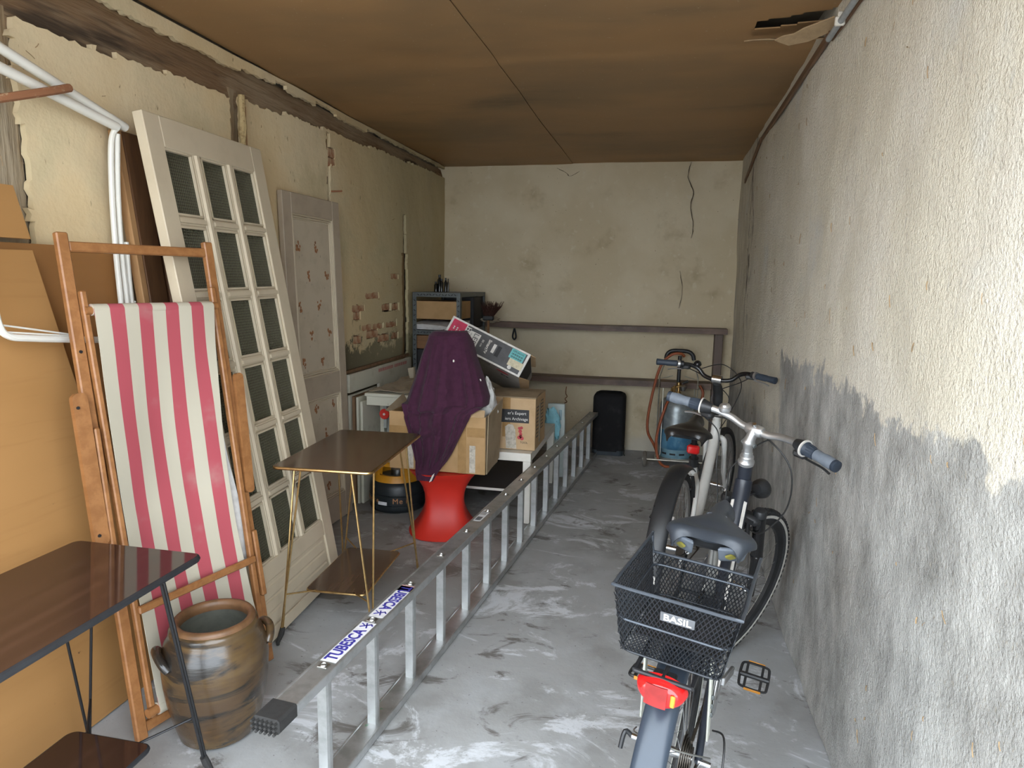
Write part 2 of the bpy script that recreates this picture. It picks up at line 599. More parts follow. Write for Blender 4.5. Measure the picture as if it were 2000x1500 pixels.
    MT['formica_dark'] = Mat('formica_dark', (0.030, 0.0145, 0.011), 0.07, spec=0.7).spots((0.045, 0.022, 0.016), 30, 0.45, 0.7, stretch=(1, 0.06, 1)).spots((0.16, 0.13, 0.11), 5, 0.66, 0.85, amount=0.35, detail=4.5).done()
    MT['formica'] = Mat('formica_brown', (0.085, 0.047, 0.029), 0.14, spec=0.6).spots((0.050, 0.027, 0.017), 34, 0.42, 0.66, stretch=(1, 0.05, 1), detail=4).done()
    MT['edge_black'] = plain('edge_black', (0.018, 0.019, 0.022), 0.6, bump=0.2)
    MT['black_metal'] = plain('black_metal', (0.022, 0.022, 0.024), 0.45, 0.4)
    MT['brass'] = plain('brass', (0.60, 0.40, 0.17), 0.3, 1.0, var=0.15, scale=40)
    MT['rubber'] = plain('rubber', (0.022, 0.021, 0.020), 0.8, var=0.2, scale=60)
    MT['aluminium'] = Mat('aluminium', (0.54, 0.55, 0.55), 0.42, 0.85).spots((0.40, 0.41, 0.40), 14, 0.4, 0.7, detail=4.5).spots((0.30, 0.48, 0.36), 20, 0.69, 0.74, detail=4).spots((0.80, 0.80, 0.78), 45, 0.72, 0.75).bump(60, 0.08, 0.002, stretch=(1, 0.05, 1)).done()
    MT['sticker_white'] = plain('sticker_white', (0.74, 0.74, 0.76), 0.5, var=0.1)
    MT['sticker_pink'] = plain('sticker_pink', (0.72, 0.42, 0.40), 0.5, var=0.12)
    MT['ink_blue'] = plain('ink_blue', (0.045, 0.04, 0.30), 0.5)
    MT['ink_black'] = plain('ink_black', (0.02, 0.02, 0.022), 0.6)
    MT['ink_white'] = plain('ink_white', (0.72, 0.70, 0.66), 0.6)
    MT['ink_red'] = plain('ink_red', (0.48, 0.05, 0.06), 0.6)
    MT['ink_orange'] = plain('ink_orange', (0.50, 0.24, 0.10), 0.6)
    MT['red_plastic'] = plain('red_plastic', (0.60, 0.026, 0.014), 0.48, var=0.03, scale=8)
    MT['keg_black'] = plain('keg_black', (0.014, 0.019, 0.022), 0.4, bump=0.15)
    MT['keg_yellow'] = plain('keg_yellow', (0.55, 0.24, 0.012), 0.42, var=0.08)
    MT['steel'] = plain('steel', (0.50, 0.50, 0.48), 0.35, 1.0, var=0.15)
    m = Mat('cardboard', (0.42, 0.265, 0.13), 0.85, spec=0.15)
    m.spots((0.36, 0.225, 0.105), 9, 0.4, 0.7, detail=4.5).bump(140, 0.08, 0.002, stretch=(1, 1, 0.1))
    MT['cardboard'] = m.done()
    MT['cardboard_pale'] = Mat('cardboard_pale', (0.50, 0.345, 0.20), 0.85, spec=0.15).spots((0.44, 0.30, 0.165), 9, 0.4, 0.7).done()
    MT['cardboard_grey'] = Mat('cardboard_grey', (0.35, 0.27, 0.18), 0.88, spec=0.1).spots((0.28, 0.215, 0.14), 9, 0.4, 0.7).done()
    MT['tape'] = plain('tape', (0.36, 0.215, 0.09), 0.2, var=0.1)
    MT['tape_clear'] = plain('tape_clear', (0.55, 0.50, 0.42), 0.15, var=0.2, scale=50)
    MT['carton_grey'] = plain('carton_grey', (0.075, 0.075, 0.078), 0.45)
    MT['carton_white'] = plain('carton_white', (0.70, 0.67, 0.62), 0.5)
    MT['carton_light'] = plain('carton_light', (0.36, 0.34, 0.31), 0.6)
    MT['carton_pink'] = plain('carton_pink', (0.55, 0.03, 0.09), 0.45)
    MT['sticker_teal'] = plain('sticker_teal', (0.14, 0.46, 0.46), 0.5)
    MT['sticker_cream'] = plain('sticker_cream', (0.62, 0.55, 0.38), 0.4, var=0.15, scale=40)
    m = Mat('purple_cloth', (0.060, 0.019, 0.040), 0.95, spec=0.15)
    m.b.inputs['Sheen Weight'].default_value = 0.08
    m.spots((0.048, 0.015, 0.032), 30, 0.4, 0.7).bump(320, 0.3, 0.002)
    MT['purple_cloth'] = m.done()
    MT['white_cloth'] = plain('white_cloth', (0.60, 0.59, 0.57), 0.8, bump=0.2)
    MT['white_lacquer'] = plain('white_lacquer', (0.72, 0.69, 0.62), 0.4, var=0.03)
    MT['dark_laminate'] = plain('dark_laminate', (0.085, 0.075, 0.07), 0.4, var=0.05)
    MT['old_white'] = Mat('old_white', (0.55, 0.53, 0.43), 0.5).spots((0.42, 0.39, 0.30), 7, 0.5, 0.75, detail=4).spots((0.25, 0.18, 0.10), 40, 0.70, 0.75).done()
    MT['grey_board'] = plain('grey_board', (0.40, 0.41, 0.38), 0.6)
    MT['brown_board'] = wood('brown_board', (0.20, 0.115, 0.06), (0.14, 0.08, 0.04), 'z', 0.7, 4)
    MT['dusty_cloth'] = Mat('dusty_cloth', (0.40, 0.34, 0.25), 0.9).spots((0.33, 0.27, 0.19), 10, 0.4, 0.7).bump(40, 0.4, 0.01).done()
    MT['gunmetal'] = plain('gunmetal', (0.14, 0.155, 0.155), 0.45, 0.5, var=0.15)
    MT['bottle_black'] = plain('bottle_black', (0.012, 0.012, 0.011), 0.15)
    MT['bristle'] = plain('bristle', (0.085, 0.032, 0.022), 0.8, var=0.25, scale=80)
    MT['wood_box'] = wood('wood_box', (0.24, 0.12, 0.05), (0.17, 0.08, 0.032), 'x', 0.5, 5)
    MT['bag_black'] = Mat('bag_black', (0.012, 0.012, 0.013), 0.85, spec=0.25).spots((0.03, 0.03, 0.03), 8, 0.5, 0.8).bump(300, 0.2, 0.002).done()
    MT['speaker_blue'] = plain('speaker_base', (0.03, 0.042, 0.055), 0.6)
    MT['gas_grey'] = Mat('gas_grey', (0.25, 0.28, 0.29), 0.35, 0.5).spots((0.36, 0.39, 0.40), 16, 0.42, 0.65, detail=4).done()
    MT['gas_blue'] = Mat('gas_blue', (0.07, 0.22, 0.38), 0.35, 0.25).spots((0.14, 0.33, 0.48), 14, 0.42, 0.65, detail=4, stretch=(1, 1, 0.6)).spots((0.25, 0.36, 0.40), 30, 0.62, 0.72).done()
    MT['gas_foot'] = plain('gas_foot', (0.20, 0.36, 0.44), 0.4, 0.2)
    MT['zinc'] = plain('zinc', (0.58, 0.56, 0.48), 0.35, 0.9)
    MT['hose'] = plain('hose', (0.33, 0.085, 0.03), 0.5, var=0.12)
    MT['wheel_grey'] = plain('wheel_grey', (0.17, 0.15, 0.125), 0.75)
    MT['turquoise'] = plain('turquoise', (0.25, 0.56, 0.66), 0.6, var=0.12)
    MT['pale_panel'] = plain('pale_panel', (0.56, 0.63, 0.61), 0.5, var=0.04)
    # bicycles
    MT['tyre'] = plain('tyre', (0.032, 0.032, 0.034), 0.8, var=0.2, scale=60)
    MT['alu_rim'] = plain('alu_rim', (0.60, 0.60, 0.59), 0.35, 0.95, var=0.1)
    MT['chrome'] = plain('chrome', (0.68, 0.69, 0.70), 0.2, 1.0, var=0.05)
    MT['silver'] = plain('silver', (0.62, 0.63, 0.64), 0.38, 0.9, var=0.05)
    MT['white_frame'] = plain('white_frame', (0.70, 0.69, 0.66), 0.28, var=0.03)
    MT['black_frame'] = plain('black_frame', (0.018, 0.022, 0.032), 0.35, var=0.05)
    MT['black_gloss'] = plain('black_gloss', (0.012, 0.012, 0.013), 0.18)
    MT['black_plastic'] = plain('black_plastic', (0.02, 0.021, 0.023), 0.42)
    MT['fender_blue'] = plain('fender_blue', (0.03, 0.042, 0.06), 0.3, var=0.05)
    MT['grip_grey'] = plain('grip_grey', (0.15, 0.175, 0.21), 0.55, bump=0.3)
    MT['grip_navy'] = plain('grip_navy', (0.03, 0.042, 0.062), 0.55)
    MT['saddle_grey'] = Mat('saddle_grey', (0.038, 0.046, 0.058), 0.40).spots((0.028, 0.034, 0.044), 9, 0.4, 0.7).done()
    MT['saddle_black'] = plain('saddle_black', (0.018, 0.017, 0.017), 0.3)
    MT['mustard'] = plain('mustard', (0.22, 0.20, 0.04), 0.4)
    MT['rusty_stain'] = plain('rusty_stain', (0.25, 0.12, 0.04), 0.8, var=0.3, scale=80)
    MT['lens_red'] = Mat('lens_red', (0.55, 0.012, 0.012), 0.12, spec=0.7).bump(1, 0.0).done()
    MT['lens_dark'] = plain('lens_dark', (0.28, 0.02, 0.02), 0.15)
    MT['amber'] = plain('amber', (0.60, 0.25, 0.03), 0.3)
    MT['strap'] = plain('strap', (0.56, 0.57, 0.50), 0.5)
    MT['badge'] = plain('badge', (0.11, 0.115, 0.125), 0.4)
    MT['wire_black'] = plain('wire_black', (0.022, 0.025, 0.03), 0.35, 0.3)
    MT['wire_shine'] = plain('wire_shine', (0.055, 0.065, 0.08), 0.3, 0.3)
    MT['chain'] = plain('chain', (0.14, 0.12, 0.10), 0.4, 0.9, scale=200)
    MT['cable'] = plain('cable', (0.02, 0.02, 0.02), 0.45)
    MT['yellow'] = plain('yellow', (0.75, 0.55, 0.02), 0.4)
    MT['straw'] = plain('straw', (0.38, 0.26, 0.14), 0.9, var=0.25, scale=30)
    MT['pipe_grey'] = plain('pipe_grey', (0.36, 0.38, 0.39), 0.5)
    MT['foam'] = Mat('foam', (0.48, 0.36, 0.18), 0.9).spots((0.30, 0.20, 0.09), 40, 0.5, 0.7).bump(60, 0.8, 0.01).done()
    MT['crack'] = plain('crack', (0.11, 0.085, 0.06), 0.95)
    MT['yard'] = Mat('yard', (0.42, 0.40, 0.37), 0.9).spots((0.34, 0.33, 0.30), 3, 0.4, 0.7).done()
setup_materials()
# ================================================================== the setting
def nz(x, y, s=1.0, o=0.0):
    return noise.noise(Vector((x * s + o, y * s - o * 0.7, o)))

def fbm(x, y, s=1.0, o=0.0):
    return nz(x, y, s, o) + 0.5 * nz(x, y, s * 2.1, o + 3) + 0.25 * nz(x, y, s * 4.3, o + 7)

# ---- floor
mb = MB()
mb.surf(lambda u, v: (XL - 0.1 + u * (XR - XL + 0.25), YF + v * (YB - YF + 0.1), 0.004 * fbm(u * 3, v * 6, 1.0, 2) - 0.004), 40, 80, 0.1)
floor = struct(mb.build('floor', MT['concrete']), 'stained grey concrete garage floor')
mb = MB()
mb.bb((-14, -18, -0.30), (12, YF, -0.02))  # unseen ground added to bounce daylight into the garage
struct(mb.build('ground_outside', MT['yard']), 'unseen pale yard added in front of the open garage to bounce light in')

# ---- left wall: plaster skin with broken edges over timber and masonry
BRICKS = [(4.871, 1.525, .16), (4.466, 1.388, .22), (4.24, 1.305, .20), (4.705, 1.299, .17), (4.885, 1.296, .15), (4.215, 1.254, .12),
          (4.373, 1.163, .17), (4.565, 1.165, .17), (4.80, 1.167, .21), (4.466, 1.112, .20), (4.66, 1.072, .20), (4.22, 1.09, .12), (4.87, 1.075, .14), (3.915, 2.205, .09), (3.918, 2.26, .08)]
def pl(t, pts):
    for (a, b), (c, d) in zip(pts, pts[1:]):
        if t <= c:
            return b + (d - b) * max(0, min(1, (t - a) / (c - a)))
    return pts[-1][1]

def left_hole(y, z):
    e = 0.010 * fbm(y, z, 11, 1)
    zb = pl(y, [(-1, 2.20), (1.84, 2.285), (2.877, 2.335), (3.913, 2.385), (6.1, 2.44)])
    zt = 2.475 + 0.02 * nz(y, 0, 2.3, 5) + (0.03 if y > 3.3 else 0)
    if zb + e < z < zt + e * 0.5:
        return True
    w = pl(z, [(1.3, 0.10), (1.7, 0.055), (1.9, 0.07), (2.1, 0.04), (2.3, 0.05)])
    if abs(y - 1.755) < w + 0.03 + e and z > 1.30:
        return True
    if abs(y - 2.965) < 0.040 + e and 1.4 < z < 2.4:
        return True
    if abs(y - 3.868) < 0.018 + e * 0.5 and 1.7 < z < 2.37:
        return True
    if abs(y - 5.085 - 0.02 * nz(z, 0, 3, 4)) < (0.062 if z < 1.7 else 0.035) + e * 0.8 and 0.6 < z < 2.0:
        return True
    for by, bz, L in BRICKS:
        if abs(y - by) < L / 2 + e * 0.6 and abs(z - bz) < 0.026 + e * 0.4:
            return True
    return False

NY, NZ = 322, 126
def fl(u, v):
    y, z = YF + u * (YB - YF), v * ZC
    j = 0.007
    inner = 0 < u < 1 and 0 < v < 1
    return (XL + 0.012 * fbm(y, z, 1.3, 9) - 0.004, y + (j * nz(y, z, 37, 1) * 2 if inner else 0), z + (j * nz(y, z, 37, 8) * 2 if inner else 0))
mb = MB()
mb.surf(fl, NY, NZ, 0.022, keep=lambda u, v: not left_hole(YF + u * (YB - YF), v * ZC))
wall_front_added = MB()
wall_front_added.bb((XL - 0.34, YF - 0.22, 0), (-1.80, YF, ZC + 0.2), 0.01)  # unseen jamb added to cut daylight on the near left side
wall_front_added.bb((-1.80, YF - 0.22, 2.42), (XR + 0.3, YF, ZC + 0.2), 0.01)
struct(wall_front_added.build('wall_front_added', MT['plaster_left']), 'unseen front jamb and lintel added to dim the daylight on the left side')
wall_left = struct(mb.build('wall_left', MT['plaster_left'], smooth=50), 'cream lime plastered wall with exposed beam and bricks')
mb = MB()
mb.bb((XL - 0.34, YF, 0), (XL - 0.075, YB + 0.3, ZC + 0.2))
struct(mb.build('masonry_core', MT['masonry'], wall_left))
bmesh_brick = None
for by, bz, L in BRICKS:
    if bmesh_brick is None:
        b0 = MB()
        b0.box((0, 0, 0), (0.07, 0.2, 0.052), bev=0.005)
        o = b0.build('brick', MT['brick'], wall_left)
        bmesh_brick = o.data
    else:
        o = bpy.data.objects.new('brick', bmesh_brick)
        COL.objects.link(o)
        o.parent = wall_left
    o.location = (XL - 0.043 + 0.004 * random.uniform(-1, 1), by, bz)
    o.scale = (1, L / 0.2, 1)
    o.rotation_euler = (R(random.uniform(-1.5, 1.5)), 0, 0)

def hewn(name, lo, hi, axis, m, label, bow=0.012):
    """rough hewn timber: box grid with noisy faces"""
    lo, hi = Vector(lo), Vector(hi)
    L = (hi - lo)[axis]
    n = max(8, int(L / 0.08))
    a, b = [i for i in range(3) if i != axis]
    ca, cb = (lo[a] + hi[a]) / 2, (lo[b] + hi[b]) / 2
    wa, wb = (hi[a] - lo[a]) / 2, (hi[b] - lo[b]) / 2
    k = 16
    mbx = MB()
    rings = []
    for i in range(n + 1):
        t = lo[axis] + L * i / n
        ring = []
        for j in range(k):
            th = 2 * math.pi * (j + .5) / k
            c, s = math.cos(th), math.sin(th)
            sc = 1 / max(abs(c), abs(s)) * 0.97
            d = 1 + 0.05 * nz(t * 3, j * 0.9, 1, 3)
            p = [0, 0, 0]
            p[axis] = t
            p[a] = ca + wa * c * sc * d
            p[b] = cb + wb * s * sc * d + bow * nz(t, 0, 0.9, 6)
            ring.append(mbx.bm.verts.new(p))
        rings.append(ring)
    for p, q in zip(rings, rings[1:]):
        for j in range(k):
            mbx.bm.faces.new((p[j], p[(j + 1) % k], q[(j + 1) % k], q[j]))
    mbx.bm.faces.new(rings[0])
    mbx.bm.faces.new(rings[-1])
    return struct(mbx.build(name, m, smooth=40), label)
hewn('trim_1', (XL - 0.12, YF, 2.20), (XL - 0.026, YB, 2.51), 1, MT['timber'], 'long rough hewn timber beam under the ceiling')
hewn('trim_2', (XL - 0.10, 1.66, 1.25), (XL - 0.026, 1.86, 2.32), 2, MT['timber_post'], 'weathered timber post at the plywood panels')
hewn('trim_3', (XL - 0.10, 2.91, 1.3), (XL - 0.026, 3.04, 2.38), 2, MT['timber_post'], 'timber post behind the top of the glazed door')
hewn('trim_4', (XL - 0.10, 5.02, 0.5), (XL - 0.026, 5.15, 2.05), 2, MT['timber_post'], 'grey split timber post beside the metal shelving')
hewn('trim_5', (XL - 0.09, 3.84, 1.65), (XL - 0.02, 3.895, 2.4), 2, MT['timber_post'], 'narrow timber stud in the wall crack', 0.004)
# foam bead and lath beside the third post
mb = MB()
pts = [(XL + 0.012 + 0.004 * nz(i, 0, 1.3), 2.985 + 0.008 * nz(i, 3, .9), 2.355 - i * 0.03) for i in range(22)]
mb.tube(pts, [0.017 + 0.006 * nz(i, 5, 1.7) for i in range(22)], 8)
struct(mb.build('foam_bead', MT['foam'], wall_left))
mb = MB()
mb.bar((XL + 0.004, 3.022, 1.6), (XL + 0.004, 3.012, 2.31), 0.012, 0.02, up=(1, 0, 0), bev=0.002)
struct(mb.build('lath_strip', MT['raw_edge'], wall_left))
# rusty nail in the wall above the papered door
mb = MB()
mb.tube([(XL - 0.02, 3.90, 2.03), (XL + 0.05, 3.93, 2.035)], 0.006, 6)
struct(mb.build('nail', MT['rust'], wall_left))

# ---- back wall
mb = MB()
mb.surf(lambda u, v: (XL - 0.3 + u * (XR - XL + 0.6), YB + 0.014 * fbm(u * 2.6, v * 2.5, 1.2, 4), v * (ZC + 0.12)), 60, 52, 0.25)
wall_back = struct(mb.build('wall_back', MT['plaster_back']), 'grey brown rendered back wall with a crack')
def crack(path, w, parent, n):
    mbc = MB()
    P = cr(path, 5)
    k = len(P)
    a, b = [], []
    for i, p in enumerate(P):
        ww = w * (0.35 + 0.65 * abs(nz(i, 2, 0.8, 1)) * 2) * math.sin(math.pi * (i + 1) / (k + 1)) ** 0.5
        jj = 0.008 * nz(i, 0, 0.7, 3)
        for lst, s in ((a, -1), (b, 1)):
            q = Vector(p) + (Vector((s * ww + jj, 0, 0)) if n == 'y' else Vector((0, s * ww + jj, 0)))
            lst.append(q)
    for i in range(k - 1):
        off = Vector((0, 0.02, 0)) if n == 'y' else Vector((-0.02, 0, 0))
        mbc.hexa([a[i], b[i], b[i] + off, a[i] + off, a[i + 1], b[i + 1], b[i + 1] + off, a[i + 1] + off])
    return struct(mbc.build('crack', MT['crack'], parent))
yb = YB - 0.013
crack([(0.165, yb, 2.53), (0.145, yb, 2.41), (0.198, yb, 2.284), (0.179, yb, 2.178), (0.21, yb, 2.007), (0.20, yb, 1.90)], 0.006, wall_back, 'y')
crack([(-0.98, yb, 2.50), (-0.90, yb, 2.46), (-0.86, yb, 2.43), (-0.78, yb, 2.47)], 0.007, wall_back, 'y')
crack([(0.12, yb, 1.62), (0.15, yb, 1.45), (0.13, yb, 1.30)], 0.004, wall_back, 'y')
# small S hook of wire hanging on the back wall
mb = MB()
mb.tube(cr([(-0.835, YB - 0.03, 0.56), (-0.84, YB - 0.035, 0.50), (-0.825, YB - 0.04, 0.47), (-0.845, YB - 0.035, 0.445), (-0.825, YB - 0.04, 0.42), (-0.85, YB - 0.035, 0.405)], 5), 0.0035, 6)
tag(mb.build('wire_hook', MT['rust']), 'small bent wire hook hanging low on the back wall', 'hook')

# ---- right wall
def fr(u, v):
    z, y = u * (ZC + 0.12), YF - 0.02 + v * (YB - YF + 0.3)
    return (XR + 0.016 * fbm(y, z, 1.1, 14) + 0.004 * fbm(y, z, 6, 3), y, z)
mb = MB()
mb.surf(fr, 90, 220, 0.25)
wall_right = struct(mb.build('wall_right', MT['plaster_right']), 'coarse cream limewashed wall, grey cement showing below')
# straw caught in the render
mb = MB()
for i in range(110):
    y = 0.75 + 4.8 * random.random() ** 1.4
    z = random.uniform(0.25, 2.4)
    L = random.uniform(0.008, 0.035) * (2.2 if random.random() < 0.1 else 1)
    th = random.gauss(R(80), R(28))
    x = XR + 0.016 * fbm(y, z, 1.1, 14) - 0.002
    d = Vector((0, math.cos(th), math.sin(th))) * L
    mid = Vector((x - random.uniform(0.001, 0.006), y, z))
    mb.tube([mid - d / 2, mid + Vector((-0.001, 0.0008, 0)), mid + d / 2], random.uniform(0.0007, 0.0017), 4)
so = mb.build('straw_bits', MT['straw'], wall_right)
so['kind'] = 'stuff'

mb = MB()
for i in range(70):
    y = random.uniform(1.7, 5.6)
    z = random.uniform(1.3, 2.3)
    L = random.uniform(0.008, 0.04) * (1.8 if random.random() < 0.1 else 1)
    th = random.gauss(R(85), R(35))
    p = Vector(fl((y - YF) / (YB - YF), z / ZC)) + Vector((0.002, 0, 0))
    d = Vector((0, math.cos(th), math.sin(th))) * L
    mb.tube([p - d / 2, p + Vector((0.001, 0.001, 0)), p + d / 2], random.uniform(0.0006, 0.0016), 4)
so = mb.build('straw_bits', MT['straw'], wall_left)
so['kind'] = 'stuff'

# ---- ceiling: sheets of hardboard nailed under the joists, plus an unseen slab added against light leaks
mb = MB()
mb.bb((XL - 0.34, YF, ZC + 0.09), (XR + 0.3, YB + 0.3, ZC + 0.3))
ceiling = struct(mb.build('ceiling', MT['masonry']), 'brown hardboard ceiling, sagging and torn beside the wall')
def torn(x, y):
    e = 0.03 * fbm(x, y, 9, 2)
    return 0.30 + e < x < 0.60 and 2.965 - 0.25 * (x - 0.30) + e * .6 < y < 3.075 - 0.18 * (x - 0.30) + e * .5
xs = [XL - 0.02, -0.842, XR + 0.02]
ys = [YF, 1.02, 3.37, YB + 0.02]
for i in range(2):
    for j in range(3):
        x0, x1, y0, y1 = xs[i] + 0.0015, xs[i + 1] - 0.0015, ys[j] + 0.0015, ys[j + 1] - 0.0015
        dz = [0.0, 0.004, -0.003][j] + [0.0, 0.003][i]
        def fc(u, v, x0=x0, x1=x1, y0=y0, y1=y1, dz=dz):
            y, x = y0 + u * (y1 - y0), x0 + v * (x1 - x0)
            sag = 0.030 * math.sin(math.pi * u) * math.sin(math.pi * v) + 0.012 * fbm(x, y, 0.9, 21)
            edge = 0.02 * math.exp(-((y - y1) / 0.06) ** 2) * 0.4
            return (x, y, ZC + 0.012 + dz - sag - edge)
        mb = MB()
        if (i, j) == (1, 1):
            mb.surf(fc, 118, 72, 0.005, keep=lambda u, v: not torn(x0 + v * (x1 - x0), y0 + u * (y1 - y0)))
        else:
            mb.surf(fc, 40, 24, 0.005)
        mb.build('board', MT['hardboard'], ceiling, smooth=45)
# torn flaps hanging at the hole
def flap(pts, t=0.005):
    mbf = MB()
    m = len(pts)
    a = [mbf.bm.verts.new(p) for p in pts]
    b = [mbf.bm.verts.new(Vector(p) + Vector((0, 0, t))) for p in pts]
    mbf.bm.faces.new(list(reversed(a)))
    mbf.bm.faces.new(b)
    for i in range(m):
        mbf.bm.faces.new((a[i], a[(i + 1) % m], b[(i + 1) % m], b[i]))
    return mbf.build('torn_flap', MT['torn_fibre'], ceiling)
flap([(0.27, 3.11, 2.505), (0.30, 3.075, 2.497), (0.36, 3.055, 2.49), (0.42, 3.06, 2.485), (0.47, 3.035, 2.475), (0.57, 3.02, 2.47), (0.58, 3.10, 2.50), (0.45, 3.13, 2.515), (0.34, 3.14, 2.52)])
flap([(0.375, 2.985, 2.462), (0.40, 2.955, 2.466), (0.44, 2.95, 2.47), (0.47, 2.925, 2.48), (0.565, 2.865, 2.495), (0.58, 2.93, 2.47), (0.50, 2.985, 2.452), (0.43, 3.00, 2.446)])
# lath nailed along the right edge of the ceiling
mb = MB()
for p, q in (((XR - 0.008, YF, 2.44), (XR - 0.006, 2.93, 2.448)), ((XR - 0.018, 2.93, 2.455), (XR - 0.008, 4.9, 2.462)), ((XR - 0.018, 4.85, 2.452), (XR - 0.010, 5.72, 2.315))):
    o = MB()
    o.bar(p, q, 0.014, 0.036, bev=0.003)
    struct(o.build('trim_6', MT['lath']), 'brown wooden lath between ceiling and right wall, ' + ('above the conduit pipe' if q[1] < 3 else 'middle length' if q[1] < 5 else 'loose end hanging in the far corner'))
mb.bm.free()
mb = MB()
mb.tube([(XR - 0.03, YF, 2.415), (XR - 0.028, 2.90, 2.43)], 0.011, 12)
pipe = tag(mb.build('conduit_pipe', MT['pipe_grey']), 'thin grey conduit pipe clipped under the ceiling lath', 'pipe')
mb = MB()
mb.box((XR - 0.03, 2.72, 2.43), (0.034, 0.018, 0.03), bev=0.004).box((XR - 0.03, 2.72, 2.45), (0.016, 0.012, 0.024), bev=0.003)
mb.build('clip', MT['white_lacquer'], pipe)
# ================================================================== things along the left wall
# ---- plywood sheets
def panel(name, corners, t, m, label, cat='panel', bev=0.0):
    """quad sheet (bl, br, tr, tl) with thickness t away from the viewer side (+x normal)"""
    c = [Vector(p) for p in corners]
    n = (c[1] - c[0]).cross(c[3] - c[0]).normalized() * t
    mbp = MB()
    mbp.hexa([c[0] - n, c[1] - n, c[1], c[0], c[3] - n, c[2] - n, c[2], c[3]], bev)
    loc = (c[0] + c[1]) / 2
    return tag(mbp.build(name, m, loc=loc), label, cat)
panel('plywood_sheet', [(-1.91, 1.20, 0), (-1.91, 2.24, 0), (-1.99, 2.185, 1.597), (-1.99, 1.20, 1.59)], 0.012, MT['plywood_dark'], 'darker orange plywood sheet at the back, against the left wall', 'plywood')
panel('plywood_sheet', [(-1.80, 0.80, 0), (-1.80, 2.06, 0), (-1.955, 1.772, 1.572), (-1.955, 0.80, 1.555)], 0.012, MT['plywood'], 'large orange plywood sheet in front, behind the black edged table', 'plywood')
panel('plywood_offcut', [(-1.955, 1.30, 1.605), (-1.955, 1.77, 1.607), (-1.985, 1.752, 1.768), (-1.985, 1.30, 1.765)], 0.01, MT['plywood'], 'small plywood offcut standing on top of the plywood sheets', 'plywood')

# ---- white tubular frame hung on a rusty bracket
t = thing('tubular_frame', 'white enamelled tubular metal frame hung on a rusty wall bracket', 'metal frame', (-1.95, 2.17, 0))
def part(name, m, parent, fn, world=True, smooth=35):
    mbq = MB()
    fn(mbq)
    return mbq.build(name, m, parent, smooth, world=world)
W = MT['white_tube']
part('long_tube', W, t, lambda b: b.tube([(-1.935, 1.15, 2.300), (-1.95, 2.185, 2.032)], 0.0160, 12))
part('long_tube', W, t, lambda b: b.tube([(-1.925, 1.15, 2.187), (-1.94, 2.135, 2.022)], 0.0160, 12))
for pts, rr in (([(-1.94, 2.135, 2.022), (-1.952, 2.118, 1.97), (-1.955, 2.108, 1.80), (-1.948, 2.100, 1.57), (-1.94, 2.105, 1.2), (-1.93, 2.12, 0.02)], 0.010),
                ([(-1.945, 2.140, 2.00), (-1.95, 2.130, 1.8), (-1.945, 2.123, 1.57), (-1.935, 2.130, 1.2), (-1.92, 2.15, 0.02)], 0.0095),
                ([(-1.945, 2.146, 1.62), (-1.94, 2.148, 1.4), (-1.925, 2.158, 1.1), (-1.91, 2.18, 0.02)], 0.0095)):
    part('upright_tube', W, t, lambda b: b.tube(cr(pts, 6), rr, 10))
part('cross_rod', W, t, lambda b: b.tube([(-1.95, 2.10, 1.42), (-1.935, 2.16, 1.40)], 0.005, 6))
mb = MB()
mb.tube(cr([(-2.05, 1.55, 1.955), (-1.95, 1.66, 1.995), (-1.905, 1.80, 2.05), (-1.90, 1.905, 2.092)], 5), 0.013, 8)
tag(mb.build('wall_bracket', MT['rust'], loc=(-2.05, 1.55, 1.955)), 'rusty round iron bracket sticking out under the white tubes', 'bracket')
t = thing('wire_rack', 'white tube and wire drying rack in front of the plywood', 'drying rack', (-1.86, 1.56, 1.32))
part('outer_tube', W, t, lambda b: b.tube(cr([(-1.86, 1.545, 1.62), (-1.86, 1.548, 1.45), (-1.86, 1.557, 1.355), (-1.86, 1.585, 1.318), (-1.86, 1.66, 1.305), (-1.865, 1.86, 1.285), (-1.87, 2.0, 1.275)], 6), 0.0105, 10))
part('wire', W, t, lambda b: b.tube([(-1.86, 1.56, 1.352), (-1.87, 1.84, 1.30)], 0.003, 6))
part('wire', W, t, lambda b: b.tube([(-1.86, 1.575, 1.33), (-1.868, 1.82, 1.30)], 0.003, 6))
part('outer_tube', W, t, lambda b: b.tube(cr([(-1.86, 1.545, 1.62), (-1.86, 1.50, 1.70), (-1.86, 1.2, 1.72)], 6), 0.0105, 10))

# ---- brown panelled door, edge on, behind the glazed door
t = thing('wooden_door', 'dark brown panelled wooden door with a raw edge, behind the glazed door', 'door', (-1.80, 2.30, 0))
def pb(b, y0, y1, z0, z1, d0, d1, lean=0.085, x0=-1.795, bev=0.003):
    """plank on a leaning sheet: offset d0..d1 in front of the sheet plane"""
    f = lambda y, z, d: Vector((x0 - lean * z + d, y - 0.045 * z * 0, z))
    sh = lambda z: -0.045 * (z - 1.0)
    c = [f(y0 + sh(z0), z0, d0), f(y1 + sh(z0), z0, d0), f(y1 + sh(z0), z0, d1), f(y0 + sh(z0), z0, d1),
         f(y0 + sh(z1), z1, d0), f(y1 + sh(z1), z1, d0), f(y1 + sh(z1), z1, d1), f(y0 + sh(z1), z1, d1)]
    b.hexa([c[3], c[2], c[1], c[0], c[7], c[6], c[5], c[4]], bev)
Y0 = 2.200
B = MT['brown_door']
part('edge_strip', MT['raw_edge'], t, lambda b: pb(b, Y0, Y0 + 0.03, 0.01, 2.02, -0.035, 0.0))
part('stile', B, t, lambda b: pb(b, Y0 + 0.03, Y0 + 0.125, 0.01, 2.02, -0.035, 0.004))
part('stile', B, t, lambda b: pb(b, Y0 + 0.62, Y0 + 0.72, 0.01, 2.02, -0.035, 0.004))
